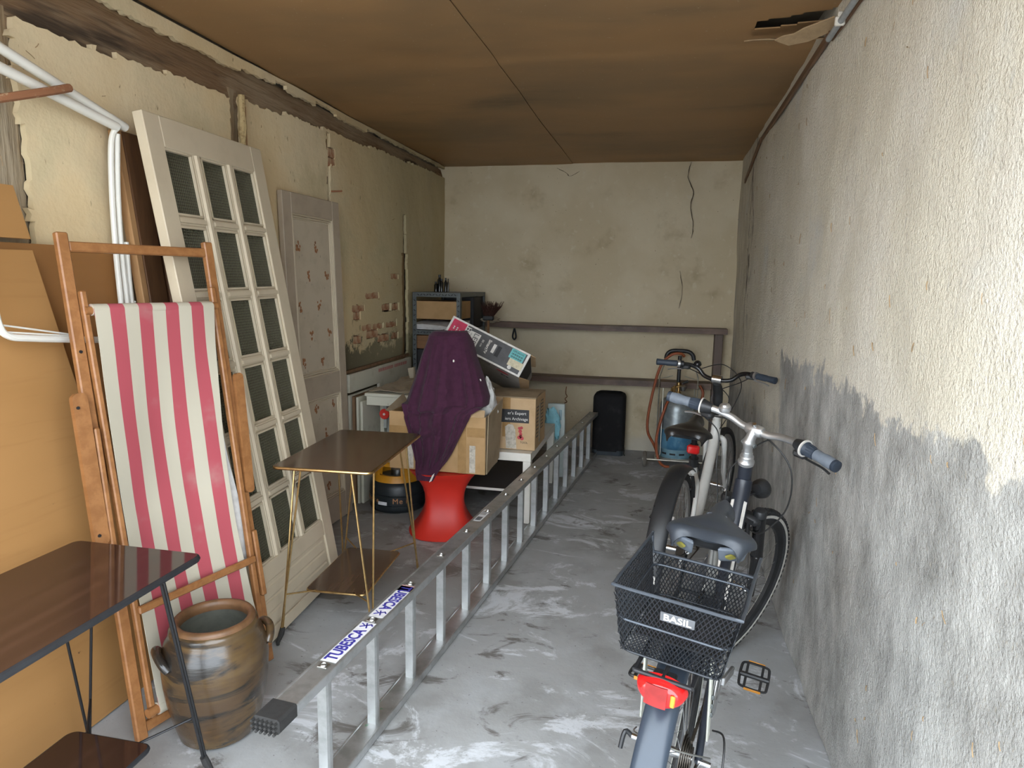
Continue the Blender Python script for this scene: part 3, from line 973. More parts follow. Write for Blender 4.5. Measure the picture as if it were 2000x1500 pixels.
part('rail', B, t, lambda b: pb(b, Y0 + 0.125, Y0 + 0.62, 1.90, 2.02, -0.035, 0.004))
part('rail', B, t, lambda b: pb(b, Y0 + 0.125, Y0 + 0.62, 0.01, 0.2, -0.035, 0.004))
part('panel', B, t, lambda b: pb(b, Y0 + 0.125, Y0 + 0.62, 0.2, 1.90, -0.028, -0.010))
part('moulding', B, t, lambda b: pb(b, Y0 + 0.135, Y0 + 0.150, 0.2, 1.89, -0.012, 0.008, bev=0.004))
part('moulding', B, t, lambda b: pb(b, Y0 + 0.15, Y0 + 0.60, 1.875, 1.89, -0.012, 0.008, bev=0.004))

# ---- glazed door, leaning
th = R(9.5)
gu = Vector((-0.049, 0.9988, 0))
gn = Vector((gu.y, -gu.x, 0))
gv = Vector((0, 0, 1)) * math.cos(th) - gn * math.sin(th)
tilt = R(2.0)
gu, gv = gu * math.cos(tilt) + gv * math.sin(tilt) * 0.35, (gv * math.cos(tilt) - gu * math.sin(tilt)).normalized()
gu.normalize()
DW, DH, DT = 0.790, 2.10, 0.040
GM = axes((-1.497, 2.185, 0.012), gu, gv)
gd = thing('glazed_door', 'cream glazed interior door with eighteen textured panes leaning on the wall', 'door', M=GM)
C = MT['cream_paint']
SL, ST = 0.090, 0.090                   # stile widths
PW, MU = 0.166, 0.056
x0 = SL
rt = [1.985 - 0.2855 * k for k in range(6)]
PH = 0.246
def lb(name, m, lo, hi, parent=gd, bev=0.003):
    b = MB()
    b.bb(lo, hi, bev)
    return b.build(name, m, parent)
lb('stile', C, (0, 0, -DT), (SL, DH, 0))
lb('stile', C, (DW - ST, 0, -DT), (DW, DH, 0))
lb('rail', C, (SL, rt[0], -DT), (DW - ST, DH, 0))
yb6 = rt[5] - PH
lb('rail', C, (SL, yb6 - 0.075, -DT), (DW - ST, yb6, 0))
lb('rail', C, (SL, 0, -DT), (DW - ST, 0.05, 0))
lb('bottom_panel', C, (SL, 0.05, -DT * 0.75), (DW - ST, yb6 - 0.075, -0.008))
# raised boards in the foot panel
for k in range(3):
    lb('moulding', C, (SL + 0.02, 0.058 + k * 0.055, -0.02), (DW - ST - 0.02, 0.058 + k * 0.055 + 0.05, -0.003), bev=0.005)
# glazing bars with bevelled profile
def vbar(xc, w):
    prof = [(-w / 2, -DT * .8), (w / 2, -DT * .8), (w / 2, -0.014), (w / 2 - 0.006, -0.008), (w / 2 - 0.012, -0.008), (0.008, 0.0), (-0.008, 0.0), (-w / 2 + 0.012, -0.008), (-w / 2 + 0.006, -0.008), (-w / 2, -0.014)]
    return prof
for i in range(2):
    xc = SL + (i + 1) * (PW + MU) - MU / 2
    b = MB()
    b.prism([(p[0], p[1]) for p in vbar(0, MU)], rt[0] - yb6, axes((xc, rt[0], 0), (1, 0, 0), (0, 0, 1)))
    b.build('glazing_bar', C, gd, 20)
for k in range(5):
    yc = rt[k + 1] + (rt[k] - PH - rt[k + 1]) / 2
    w = rt[k] - PH - rt[k + 1]
    for i in range(3):
        xa = SL + i * (PW + MU)
        b = MB()
        b.prism([(p[0], p[1]) for p in vbar(0, w)], PW, axes((xa, yc, 0), (0, 1, 0), (0, 0, 1)))
        b.build('glazing_bar', C, gd, 20)
pane_mesh = None
for k in range(6):
    for i in range(3):
        if pane_mesh is None:
            b = MB()
            b.bb((-PW / 2 - 0.002, -PH / 2 - 0.002, -0.002), (PW / 2 + 0.002, PH / 2 + 0.002, 0.002))
            o = b.build('pane', MT['glass'], gd)
            pane_mesh = o.data
            # glazing bead around every pane
            b = MB()
            for s in (-1, 1):
                b.bar((s * (PW / 2 - 0.004), -PH / 2, 0.008), (s * (PW / 2 - 0.004), PH / 2, 0.008), 0.008, 0.012, up=(0, 0, 1))
                b.bar((-PW / 2, s * (PH / 2 - 0.004), 0.008), (PW / 2, s * (PH / 2 - 0.004), 0.008), 0.008, 0.012, up=(0, 0, 1))
            bead = b.build('bead', C, o)
        else:
            o = bpy.data.objects.new('pane', pane_mesh)
            COL.objects.link(o)
            o.parent = gd
            bo = bead.copy()
            COL.objects.link(bo)
            bo.parent = o
        o.location = (SL + i * (PW + MU) + PW / 2, rt[k] - PH / 2, -0.022)

# ---- papered door against the wall
fm = axes((-1.93, 3.275, 0.005), (0.02, 1, 0), (-0.03, 0, 1))
fd = thing('papered_door', 'grey cupboard door papered with brown flower sprigs, behind the glazed door', 'door', M=fm)
G = MT['grey_paint']
FW, FH = 0.615, 1.955
def fb(name, m, lo, hi, parent=fd, bev=0.003):
    b = MB()
    b.bb(lo, hi, bev)
    return b.build(name, m, parent)
fb('stile', G, (0, 0, -0.03), (0.085, FH, 0))
fb('stile', G, (FW - 0.085, 0, -0.03), (FW, FH, 0))
fb('rail', G, (0.085, FH - 0.11, -0.03), (FW - 0.085, FH, 0))
fb('rail', G, (0.085, 0.80, -0.03), (FW - 0.085, 0.93, 0))
fb('rail', G, (0.085, 0, -0.03), (FW - 0.085, 0.16, 0))
for (ya, yb_) in ((0.93, FH - 0.11), (0.16, 0.80)):
    p = fb('panel', MT['floral_paper'], (0.085, ya, -0.026), (FW - 0.085, yb_, -0.014))
    b = MB()
    for k in range(3):
        d = 0.004 + 0.011 * k
        zz = -0.001 - 0.004 * k
        for xx in (0.085 + d, FW - 0.085 - d):
            b.bar((xx, ya, zz - 0.006), (xx, yb_, zz - 0.006), 0.009, 0.012, up=(0, 0, 1), bev=0.003)
        for yy in (ya + d, yb_ - d):
            b.bar((0.085, yy, zz - 0.006), (FW - 0.085, yy, zz - 0.006), 0.009, 0.012, up=(0, 0, 1), bev=0.003)
    b.build('moulding', C, fd)
    # printed sprigs
    bf, bl = MB(), MB()
    rows = int((yb_ - ya) / 0.155)
    for r in range(rows + 1):
        for c in range(3):
            px = 0.15 + c * 0.20 + (0.10 if r % 2 else 0)
            py = ya + 0.08 + r * 0.165
            if px > FW - 0.13 or py > yb_ - 0.05:
                continue
            for q in range(9):
                a = random.uniform(0, 6.28)
                rr = random.uniform(0.0, 0.024)
                s = random.uniform(0.005, 0.010)
                bf.prism([(px + rr * math.cos(a) + s * math.cos(w), py + rr * 1.5 * math.sin(a) + s * math.sin(w) * 1.2) for w in [k * 6.283 / 6 for k in range(6)]], 0.0006, Matrix.Translation((0, 0, -0.0142 + q * 0.0001)))
            for q in range(2):
                ox, oy = random.uniform(-0.05, 0.05), random.uniform(0.04, 0.075)
                bl.prism([(px + ox, py - oy), (px + ox + 0.007, py - oy + 0.004), (px + ox + 0.004, py - oy + 0.014)], 0.0006, Matrix.Translation((0, 0, -0.0142)))
    bf.build('flower_print', MT['flower'], p)['kind'] = 'stuff'
    bl.build('leaf_print', MT['leaf_print'], p)['kind'] = 'stuff'

# ---- folded deck chair; local X across, Y up the posts, Z towards the room
du, dv = Vector((0.257, 0.966, 0)), Vector((-0.141, 0.043, 0.989))
DM = axes((-1.588, 1.682, 0.004), du, dv)
dc = thing('deck_chair', 'folded wooden deck chair with pink and white striped canvas', 'deck chair', M=DM)
BE = MT['beech']
def dbar(name, p, q, w, h, bev=0.004, m=BE):
    b = MB()
    b.bar(p, q, w, h, up=(0, 0, 1), bev=bev)
    return b.build(name, m, dc)
def rbar(name, p, q, w, h):
    """flat bar with rounded ends"""
    p, q = Vector(p), Vector(q)
    d = (q - p)
    L = d.length
    r = w / 2
    poly = []
    for k in range(7):
        a = -math.pi / 2 - math.pi * k / 6
        poly.append((r + r * 0.8 * math.cos(a), r * math.sin(a)))
    for k in range(7):
        a = math.pi / 2 - math.pi * k / 6
        poly.append((L - r + r * 0.8 * math.cos(a), r * math.sin(a)))
    b = MB()
    b.prism(poly, h, axes(p - Vector((0, 0, h / 2)), d, Vector((0, 0, 1)).cross(d)))
    return b.build(name, BE, dc)
dbar('post', (-0.003, 0.0, 0), (0.004, 1.640, 0), 0.036, 0.024)
dbar('post', (0.527, 0.0, 0), (0.524, 1.640, 0), 0.036, 0.024)
dbar('top_rail', (0.02, 1.597, 0), (0.51, 1.600, 0), 0.032, 0.02)
dbar('bottom_rail', (0.012, 0.012 + 0.02, -0.004), (0.515, 0.03, -0.004), 0.034, 0.02)
dbar('inner_rail', (0.032, 0.06, 0.020), (0.030, 1.458, 0.018), 0.019, 0.022)
dbar('inner_rail', (0.497, 0.06, 0.020), (0.503, 1.470, 0.018), 0.022, 0.022)
dbar('stretcher', (0.030, 0.425, 0.040), (0.500, 0.428, 0.040), 0.026, 0.016)
rbar('arm', (-0.040, 0.66, 0.026), (-0.037, 1.15, 0.026), 0.046, 0.018)
rbar('arm', (0.535, 0.675, 0.022), (0.560, 1.145, 0.022), 0.036, 0.018)
dbar('support_bar', (-0.006, 0.62, 0.026), (0.000, 1.03, 0.026), 0.018, 0.018)
dbar('support_bar', (0.531, 0.27, 0.022), (0.527, 0.53, 0.022), 0.022, 0.018)
for (x, y) in ((0.0, 1.27), (0.511, 1.30), (0.511, 1.0), (-0.048, 1.10), (-0.048, 0.70)):
    b = MB()
    b.lathe([(0, 0.004), (0.0045, 0.004), (0.0055, 0.0)], 8, Matrix.Translation((x, y, 0.035 if x < -0.02 else 0.013)))
    b.build('bolt', MT['black_metal'], dc)
b = MB()
b.tube([(0.024, 1.395, 0.028), (0.505, 1.40, 0.028)], 0.013, 12)
b.build('cloth_rod', BE, dc)
b = MB()
b.tube([(0.010, 0.085, 0.032), (0.515, 0.085, 0.032)], 0.016, 12)
b.build('cloth_rod', BE, dc)
# canvas: hangs in a slight curve between the rods
def canvas(u, v):
    x = 0.043 + 0.438 * u
    y = 1.40 - 1.315 * v
    sag = -0.055 * math.sin(math.pi * v) * (0.35 + 0.65 * math.sin(math.pi * u)) + 0.006 * nz(u * 3, v * 6, 1, 3)
    nar = 1 - 0.10 * math.sin(math.pi * min(v * 1.1, 1)) * (u - 0.08)
    return (0.043 + (x - 0.043) * (1 - 0.09 * math.sin(math.pi * v) * 0.8), y, 0.044 + sag)
b = MB()
b.surf(canvas, 36, 60, 0.002)
cv = b.build('canvas', MT['canvas'], dc, 60)
for yy, rr in ((1.3975, 0.0185), (0.085, 0.021)):
    b = MB()
    b.tube([(0.043, yy, 0.028 if yy > 1 else 0.032), (0.481, yy, 0.028 if yy > 1 else 0.032)], rr, 14)
    b.build('canvas_hem', MT['canvas'], dc)
# pale second cloth folded behind the canvas
def liner(u, v):
    return (0.40 + 0.095 * u + 0.008 * math.sin(v * 11), 1.36 - 1.15 * v, -0.01 + 0.012 * math.sin(v * 9 + u * 2))
b = MB()
b.surf(liner, 8, 30, 0.002)
b.build('lining_cloth', MT['white_cloth'], dc, 60)

# ---- stoneware jar
jar = thing('stoneware_jar', 'brown salt glazed stoneware jar with two lug handles on the floor', 'jar', (-1.388, 1.798, 0))
prof = [(0, 0), (0.112, 0), (0.121, 0.008), (0.136, 0.06), (0.153, 0.13), (0.162, 0.20), (0.165, 0.255), (0.162, 0.30), (0.150, 0.338), (0.138, 0.356), (0.136, 0.364), (0.137, 0.372), (0.135, 0.380), (0.128, 0.386)]
b = MB()
b.lathe(prof, 64)
b.build('body', MT['stoneware'], jar, 60)
b = MB()
b.lathe([(0.128, 0.384), (0.128, 0.394), (0.122, 0.402), (0.112, 0.403), (0.105, 0.397), (0.103, 0.385), (0.105, 0.37)], 64)
b.build('rim', MT['jar_rim'], jar, 60)
b = MB()
b.lathe([(0.105, 0.384), (0.125, 0.34), (0.148, 0.25), (0.135, 0.1), (0.10, 0.02), (0, 0.02)], 48)
b.build('inner_glaze', MT['jar_inside'], jar, 60)
for sgn in (-1, 1):
    a = R(228) if sgn < 0 else R(52)
    rad = Vector((math.cos(a), math.sin(a), 0))
    tan = Vector((-math.sin(a), math.cos(a), 0))
    b = MB()
    pts = [rad * 0.150 - tan * 0.062 + V(0, 0, 0.285), rad * 0.163 - tan * 0.050 + V(0, 0, 0.305), rad * 0.172 - tan * 0.022 + V(0, 0, 0.322), rad * 0.172 + tan * 0.022 + V(0, 0, 0.322), rad * 0.163 + tan * 0.050 + V(0, 0, 0.305), rad * 0.150 + tan * 0.062 + V(0, 0, 0.285)]
    b.tube(cr(pts, 6), 0.014, 12)
    b.build('lug_handle', MT['stoneware'], jar, 60)

# ---- typing tables: rounded formica tops on splayed rod legs
def rrect(w, l, r, n=5):
    out = []
    for cx, cy, a0 in ((w / 2 - r, l / 2 - r, 0), (-w / 2 + r, l / 2 - r, 90), (-w / 2 + r, -l / 2 + r, 180), (w / 2 - r, -l / 2 + r, 270)):
        for k in range(n + 1):
            a = R(a0 + 90 * k / n)
            out.append((cx + r * math.cos(a), cy + r * math.sin(a)))
    return out
def rod_table(name, label, loc, rotz, w, l, h, sw, sl, sh, top_m, edge_m, rod_m, thick, rod_r, sy=0.0):
    t = thing(name, label, 'table', loc, rotz)
    b = MB()
    b.prism(rrect(w - 0.004, l - 0.004, 0.022), thick, Matrix.Translation((0, 0, h - thick)))
    b.build('table_top', top_m, t)
    b = MB()
    P = [(x, y, h - thick * 0.52) for x, y in rrect(w - 0.004, l - 0.004, 0.024)]
    b.tube(P, thick * 0.50, 8, closed=True, flat=1.0)
    b.build('edge_band', edge_m, t)
    b = MB()
    b.prism(rrect(sw, sl, 0.02), thick * 0.8, Matrix.Translation((0, sy, sh - thick * 0.8)))
    s = b.build('lower_shelf', top_m, t)
    b = MB()
    b.tube([(x, y + sy, sh - thick * 0.42) for x, y in rrect(sw, sl, 0.022)], thick * 0.40, 8, closed=True)
    b.build('edge_band', edge_m, s)
    for sx in (-1, 1):
        for sy_ in (-1, 1):
            foot = Vector((sx * (w / 2 + 0.005), sy_ * (l / 2 - 0.012), 0.0))
            b = MB()
            fr_ = foot + Vector((-sx * 0.012, -sy_ * 0.008, 0.06))
            a1 = Vector((sx * (w / 2 - 0.10), sy_ * (l / 2 - 0.05), h - thick))
            a2 = Vector((sx * (w / 2 - 0.035), sy_ * (l / 2 - 0.13), h - thick))
            b.tube([a1, fr_], rod_r, 8)
            b.tube([a2, fr_ + Vector((-sx * 0.004, sy_ * -0.006, 0))], rod_r, 8)
            leg = b.build('leg', rod_m, t)
            b = MB()
            d = (foot - a1).normalized()
            b.tube([fr_ + Vector((-sx * 0.004, -sy_ * 0.006, 0.012)), fr_ + Vector((0, 0, -0.012)), foot + Vector((0, 0, 0.012)), foot], [0.0105, 0.012, 0.008, 0.0065], 10)
            b.build('rubber_foot', MT['rubber'], leg)
            # tie rod from the leg to the lower shelf
            k = 1 - (sh - 0.03) / h
            onleg = a1.lerp(fr_, k)
            b = MB()
            q = Vector((sx * 0.03, sy_ * (sl / 2 - 0.06) + sy, sh - thick))
            b.tube([onleg, q], rod_r * 0.85, 8)
            b.build('tie_rod', rod_m, t)
    return t
rod_table('rod_leg_table', 'brown wood grain table with brass edges and brass rod legs', (-1.298, 2.652, 0), R(4), 0.41, 0.685, 0.765, 0.262, 0.46, 0.205, MT['formica'], MT['brass'], MT['brass'], 0.013, 0.0042)
rod_table('rod_leg_table', 'dark table with black edge and black rod legs at lower left', (-1.478, 1.235, 0), R(1), 0.425, 0.74, 0.705, 0.262, 0.44, 0.19, MT['formica_dark'], MT['edge_black'], MT['black_metal'], 0.019, 0.0042, 0.0)
# ================================================================== aluminium ladder standing on its side
A, Bv = Vector((-0.928, 1.405, 0)), Vector((-0.548, 5.765, 0))
ld = (Bv - A).normalized()
LL = (Bv - A).length
LM = axes(A, (ld.y, -ld.x, 0), ld)          # local X across, Y along, Z up
lad = thing('aluminium_ladder', 'aluminium ladder lying on its edge across the concrete floor', 'ladder', M=LM)
AL = MT['aluminium']
RW, RT, LH = 0.066, 0.026, 0.395
def rail(z0):
    b = MB()
    b.bb((-RW / 2, 0.04, z0), (RW / 2, LL, z0 + RT), 0.004)
    # raised lips of the extrusion
    for s in (-1, 1):
        b.bb((s * RW / 2 - 0.004, 0.04, z0 - 0.002), (s * RW / 2 + 0.004, LL, z0 + RT + 0.0025), 0.002)
    return b.build('rail', AL, lad)
rail(0.003)
top = rail(LH - RT - 0.003)
rung = None
RY0, RP = 0.232, 0.281
for i in range(15):
    y = RY0 + i * RP
    if y > LL - 0.1:
        break
    if rung is None:
        b = MB()
        b.prism([(-0.015, -0.014), (0.015, -0.014), (0.018, -0.006), (0.018, 0.006), (0.015, 0.014), (-0.015, 0.014), (-0.018, 0.006), (-0.018, -0.006)], LH - 2 * RT - 0.004, Matrix.Translation((0, 0, RT + 0.002)))
        rung = b.build('rung', AL, lad, 20)
        b = MB()
        z = LH + 0.0005
        b.bb((-0.016, -0.013, z - 0.004), (0.016, 0.013, z), 0.002)
        b.lathe([(0.012, z - 0.001), (0.010, z + 0.004), (0.0075, z + 0.004), (0.006, z + 0.0005), (0, z + 0.0005)], 12)
        cap = b.build('rung_end', MT['steel'], rung, 30)
        o = rung
    else:
        o = rung.copy()
        COL.objects.link(o)
        c = cap.copy()
        COL.objects.link(c)
        c.parent = o
    o.location = (0, y, 0)
for zc in (LH - 0.016, 0.016):
    b = MB()
    b.bb((-0.040, -0.030, zc - 0.021), (0.040, 0.055, zc + 0.020), 0.006)
    for k in range(6):
        for j in range(3):
            b.box((-0.033 + k * 0.0132, -0.034, zc - 0.013 + j * 0.013), (0.008, 0.018, 0.008), bev=0.003)
    b.build('rubber_foot', MT['rubber'], lad)
zt = LH - 0.0024
def sticker(y0, y1, m, x0=-0.026, x1=0.026):
    b = MB()
    b.bb((x0, y0, zt), (x1, y1, zt + 0.0006))
    return b.build('sticker', m, lad)
sticker(0.255, 0.495, MT['sticker_white'])
lettering('TUBESCA', 0.054, MT['ink_blue'], lad, axes((0.0, 0.355, zt + 0.001), (0, 1, 0), (-1, 0, 0)), sx=0.80, bold=0.0015)
sticker(0.535, 0.775, MT['sticker_white'])
sticker(0.735, 0.780, MT['sticker_pink'])
lettering('TUBESCA', 0.054, MT['ink_blue'], lad, axes((0.0, 0.68, zt + 0.001), (0, -1, 0), (1, 0, 0)), sx=0.80, bold=0.0015)
for yc in (0.475, 0.565):       # leaping figure mark
    b = MB()
    M0 = Matrix.Translation((0, yc, zt + 0.0008))
    for p, q, w in (((-0.018, -0.012), (0.016, 0.010), 0.006), ((-0.004, 0.014), (0.008, -0.016), 0.005), ((0.012, 0.012), (0.022, 0.0), 0.005), ((-0.02, 0.01), (-0.006, 0.0), 0.004)):
        b.bar(M0 @ Vector((*p, 0)), M0 @ Vector((*q, 0)), w, 0.0006)
    b.build('figure_mark', MT['ink_blue'], lad)
st = sticker(1.50, 1.66, MT['sticker_white'], -0.024, 0.012)
b = MB()
for k in range(12):
    b.bb((-0.02, 1.51 + k * 0.004, zt + 0.0007), (0.006, 1.5115 + k * 0.004 + 0.001 * (k % 2), zt + 0.0012))
for k in range(4):
    b.bb((-0.020 + k * 0.007, 1.585, zt + 0.0007), (-0.0175 + k * 0.007, 1.64, zt + 0.0012))
b.build('printing', MT['ink_black'], st)
# ================================================================== the heap in the middle and the back of the garage
def lump(b, c, rad, amp=0.2, s=6, o=0, n=20, m=14, flat=None):
    c = Vector(c)
    G = []
    for i in range(m + 1):
        ph = math.pi * i / m
        row = []
        for j in range(n):
            th = 2 * math.pi * j / n
            d = Vector((math.sin(ph) * math.cos(th), math.sin(ph) * math.sin(th), math.cos(ph)))
            k = 1 + amp * fbm(d.x + d.z * 1.3, d.y - d.z * 0.7, s * 0.3, o)
            p = c + Vector((d.x * rad[0] * k, d.y * rad[1] * k, d.z * rad[2] * k))
            if flat is not None and p.z < flat:
                p.z = flat
            row.append(p)
        G.append(row)
    top = b.bm.verts.new(G[0][0])
    bot = b.bm.verts.new(G[m][0])
    rows = [[b.bm.verts.new(p) for p in r] for r in G[1:m]]
    for j in range(n):
        b.bm.faces.new((top, rows[0][j], rows[0][(j + 1) % n]))
        b.bm.faces.new((bot, rows[-1][(j + 1) % n], rows[-1][j]))
        for r, q in zip(rows, rows[1:]):
            b.bm.faces.new((r[j], q[j], q[(j + 1) % n], r[(j + 1) % n]))
    return b

def wbox(name, lo, hi, m, parent, bev=0.002):
    b = MB()
    b.bb(lo, hi, bev)
    return b.build(name, m, parent, world=True)

# ---- white coffee table with dark lower shelf
ct = thing('coffee_table', 'low white coffee table with a dark lower shelf under the archive box', 'table', (-1.03, 4.43, 0))
wbox('table_top', (-1.305, 3.96, 0.40), (-0.755, 4.90, 0.452), MT['white_lacquer'], ct)
for x in (-1.305, -0.805):
    for y in (3.96, 4.85):
        wbox('leg', (x, y, 0), (x + 0.05, y + 0.05, 0.40), MT['white_lacquer'], ct)
sh = wbox('lower_shelf', (-1.253, 4.01, 0.187), (-0.806, 4.85, 0.199), MT['dark_laminate'], ct)
b = MB()
b.bb((-1.255, 4.003, 0.184), (-0.805, 4.010, 0.2), 0.001)
b.build('edge_band', MT['white_lacquer'], sh, world=True)

# ---- archive box
ab = thing('archive_box', 'brown archive carton with black label and red emblem on the white coffee table', 'carton', (-0.92, 4.21, 0.454))
x0, x1, y0, y1, z0, z1 = -1.11, -0.745, 4.03, 4.385, 0.455, 0.785
tk = 0.006
wbox('front_panel', (x0, y0, z0), (x1, y0 + tk, z1), MT['cardboard_pale'], ab)
wbox('back_panel', (x0, y1 - tk, z0), (x1, y1, z1), MT['cardboard_grey'], ab)
wbox('side_panel', (x0, y0 + tk, z0), (x0 + tk, y1 - tk, z1), MT['cardboard_pale'], ab)
sp_ = wbox('side_panel', (x1 - tk, y0 + tk, z0), (x1, y1 - tk, z1), MT['cardboard_pale'], ab)
wbox('base', (x0 + tk, y0 + tk, z0), (x1 - tk, y1 - tk, z0 + tk), MT['cardboard_pale'], ab)
b = MB()
b.hexa([V(x0, y0 + 0.01, z1), V(x1, y0 + 0.01, z1), V(x1, y0 + 0.18, z1 + 0.012), V(x0, y0 + 0.18, z1 + 0.012), V(x0, y0 + 0.01, z1 + 0.005), V(x1, y0 + 0.01, z1 + 0.005), V(x1, y0 + 0.18, z1 + 0.017), V(x0, y0 + 0.18, z1 + 0.017)])
b.build('flap', MT['cardboard_grey'], ab, world=True)
b = MB()
b.hexa([V(x0, y1 - 0.17, z1 - 0.005), V(x1, y1 - 0.17, z1 + 0.004), V(x1, y1, z1), V(x0, y1, z1), V(x0, y1 - 0.17, z1 + 0.001), V(x1, y1 - 0.17, z1 + 0.010), V(x1, y1, z1 + 0.006), V(x0, y1, z1 + 0.006)])
b.build('flap', MT['cardboard_grey'], ab, world=True)
pl_ = wbox('printed_label', (-1.0, y0 - 0.0008, 0.628), (-0.785, y0, 0.712), MT['ink_black'], ab, 0)
def front_text(body, size, m, x, z, y, parent, **kw):
    M0 = axes((x, y, z), (1, 0, 0), (0, 0, 1))
    return lettering(body, size, m, parent, root_matrix(parent).inverted() @ M0, **kw)
front_text("er's Expert", 0.027, MT['ink_white'], -0.803, 0.688, y0 - 0.0012, ab, align='RIGHT')
front_text('iers Archivage', 0.027, MT['ink_white'], -0.792, 0.652, y0 - 0.0012, ab, align='RIGHT', sx=0.95)
front_text('TOOL', 0.018, MT['ink_black'], -0.815, 0.503, y0 - 0.0012, ab)
b = MB()
for (x, z, r) in ((-0.840, 0.575, 0.012), (-0.832, 0.597, 0.010), (-0.846, 0.594, 0.009), (-0.836, 0.556, 0.010), (-0.846, 0.535, 0.012), (-0.828, 0.53, 0.012), (-0.836, 0.543, 0.010)):
    b.lathe([(0, 0.001), (r, 0.001), (r, 0)], 12, axes((x, y0, z), (1, 0, 0), (0, 0, 1)))
b.build('emblem', MT['ink_red'], ab, world=True)
wbox('tape', (-0.955, y0 - 0.0007, 0.535), (-0.905, y0, z1), MT['tape'], ab, 0)
b = MB()
b.prism([(-0.93, 0.462), (-0.862, 0.460), (-0.872, 0.585), (-0.888, 0.615), (-0.915, 0.618), (-0.938, 0.60)], 0.001, axes((0, y0, 0), (1, 0, 0), (0, 0, 1)))
b.build('tape', MT['tape_clear'], ab, world=True)
b = MB()
b.tube([(-0.995 + 0.032 * math.cos(a), y0 - 0.001, 0.62 + 0.05 * math.sin(a) - 0.03) for a in [k * 0.4 for k in range(15)]], 0.0012, 5)
b.tube([(-1.01, y0 - 0.001, 0.60), (-0.985, y0 - 0.001, 0.603)], 0.0012, 5)
b.tube([(-0.995, y0 - 0.001, 0.605), (-0.998, y0 - 0.001, 0.56)], 0.0012, 5)
b.build('pen_mark', MT['ink_black'], ab, world=True)['kind'] = 'stuff'
b = MB()
for (ya, yb2, za, zb2) in ((4.07, 4.14, 0.53, 0.72), (4.22, 4.30, 0.56, 0.74)):
    for k in range(9):
        zz = za + (zb2 - za) * k / 8
        b.bb((x1, ya, zz), (x1 + 0.0008, yb2, zz + 0.006))
    for yy in (ya, yb2):
        b.bb((x1, yy - 0.0015, za), (x1 + 0.0008, yy + 0.0015, zb2))
b.build('printing', MT['ink_black'], sp_, world=True)['kind'] = 'stuff'
wbox('tape', (x1, 4.165, 0.48), (x1 + 0.0006, 4.20, z1 - 0.05), MT['tape_clear'], ab, 0)

# ---- red pedestal chair
rs = thing('pedestal_stool', 'red moulded plastic pedestal seat with flared foot under the open carton', 'stool', (-1.24, 3.744, 0))
prof = [(0.0, 0.212), (0.008, 0.214), (0.014, 0.208), (0.03, 0.190), (0.06, 0.165), (0.10, 0.140), (0.15, 0.122), (0.20, 0.116), (0.25, 0.120), (0.29, 0.132), (0.33, 0.155), (0.36, 0.180), (0.385, 0.205), (0.397, 0.213)]
b = MB()
rings = []
for z, r in prof:
    ring = []
    for j in range(72):
        a = 2 * math.pi * j / 72
        k = 0.28 * math.exp(-((z - 0.2) / 0.13) ** 2)
        c, s = math.cos(a), math.sin(a)
        e = 2 + 3 * math.exp(-((z - 0.2) / 0.15) ** 2)
        rr = r * (abs(c) ** e + abs(s) ** e) ** (-1 / e)
        a2 = a + R(18)
        ring.append(b.bm.verts.new((rr * math.cos(a2), rr * math.sin(a2), z)))
    rings.append(ring)
for p, q in zip(rings, rings[1:]):
    for j in range(72):
        b.bm.faces.new((p[j], p[(j + 1) % 72], q[(j + 1) % 72], q[j]))
b.bm.faces.new(rings[-1])
b.bm.faces.new(list(reversed(rings[0])))
b.build('pedestal', MT['red_plastic'], rs, 50)
b = MB()
b.ring([(-0.004, -0.004), (0.004, -0.004), (0.004, 0.004), (-0.004, 0.004)], 0.212, 64, Matrix.Translation((0, 0, 0.005)))
b.build('foot_rim', MT['red_plastic'], rs, 50)

# ---- open carton on the red seat
oc = thing('open_carton', 'open taped brown carton resting on the red pedestal seat', 'carton', (-1.24, 3.75, 0.40))
x0, x1, y0, y1, z0, z1 = -1.535, -0.952, 3.60, 3.905, 0.402, 0.74
CB = MT['cardboard']
wbox('front_panel', (x0, y0, z0), (x1, y0 + tk, z1), CB, oc)
wbox('back_panel', (x0, y1 - tk, z0), (x1, y1, z1), MT['cardboard_grey'], oc)
wbox('side_panel', (x0, y0 + tk, z0), (x0 + tk, y1 - tk, z1), CB, oc)
wbox('side_panel', (x1 - tk, y0 + tk, z0), (x1, y1 - tk, z1), MT['cardboard_grey'], oc)
wbox('base', (x0 + tk, y0 + tk, z0), (x1 - tk, y1 - tk, z0 + tk), CB, oc)
def quadflap(pts, m=CB, t=0.005, parent=None, name='flap'):
    p = [Vector(q) for q in pts]
    n = (p[1] - p[0]).cross(p[3] - p[0]).normalized() * t
    bq = MB()
    bq.hexa([p[0], p[1], p[2], p[3], p[0] + n, p[1] + n, p[2] + n, p[3] + n], 0.001)
    return bq.build(name, m, parent or oc, world=True)
quadflap([(x1 + 0.001, y0 + 0.02, 0.40), (x1 + 0.001, y1 + 0.01, 0.425), (x1 + 0.02, y1 + 0.01, 0.80), (x1 + 0.006, y0 + 0.03, 0.745)], MT['cardboard_grey'])
quadflap([(x0, y0, z1), (-1.30, y0, z1), (-1.32, y0 + 0.09, z1 - 0.04), (x0 + 0.02, y0 + 0.09, z1 - 0.04)])
quadflap([(-1.10, y0 - 0.001, z1 - 0.006), (x1 - 0.005, y0 - 0.001, z1 - 0.006), (x1 - 0.012, y0 + 0.035, z1 + 0.03), (-1.10, y0 + 0.035, z1 + 0.034)], MT['cardboard_pale'])
quadflap([(x0, y1, z1), (x0, y0, z1), (x0 - 0.03, y0 + 0.02, z1 + 0.004), (x0 - 0.03, y1, z1 + 0.06)], MT['cardboard_grey'])
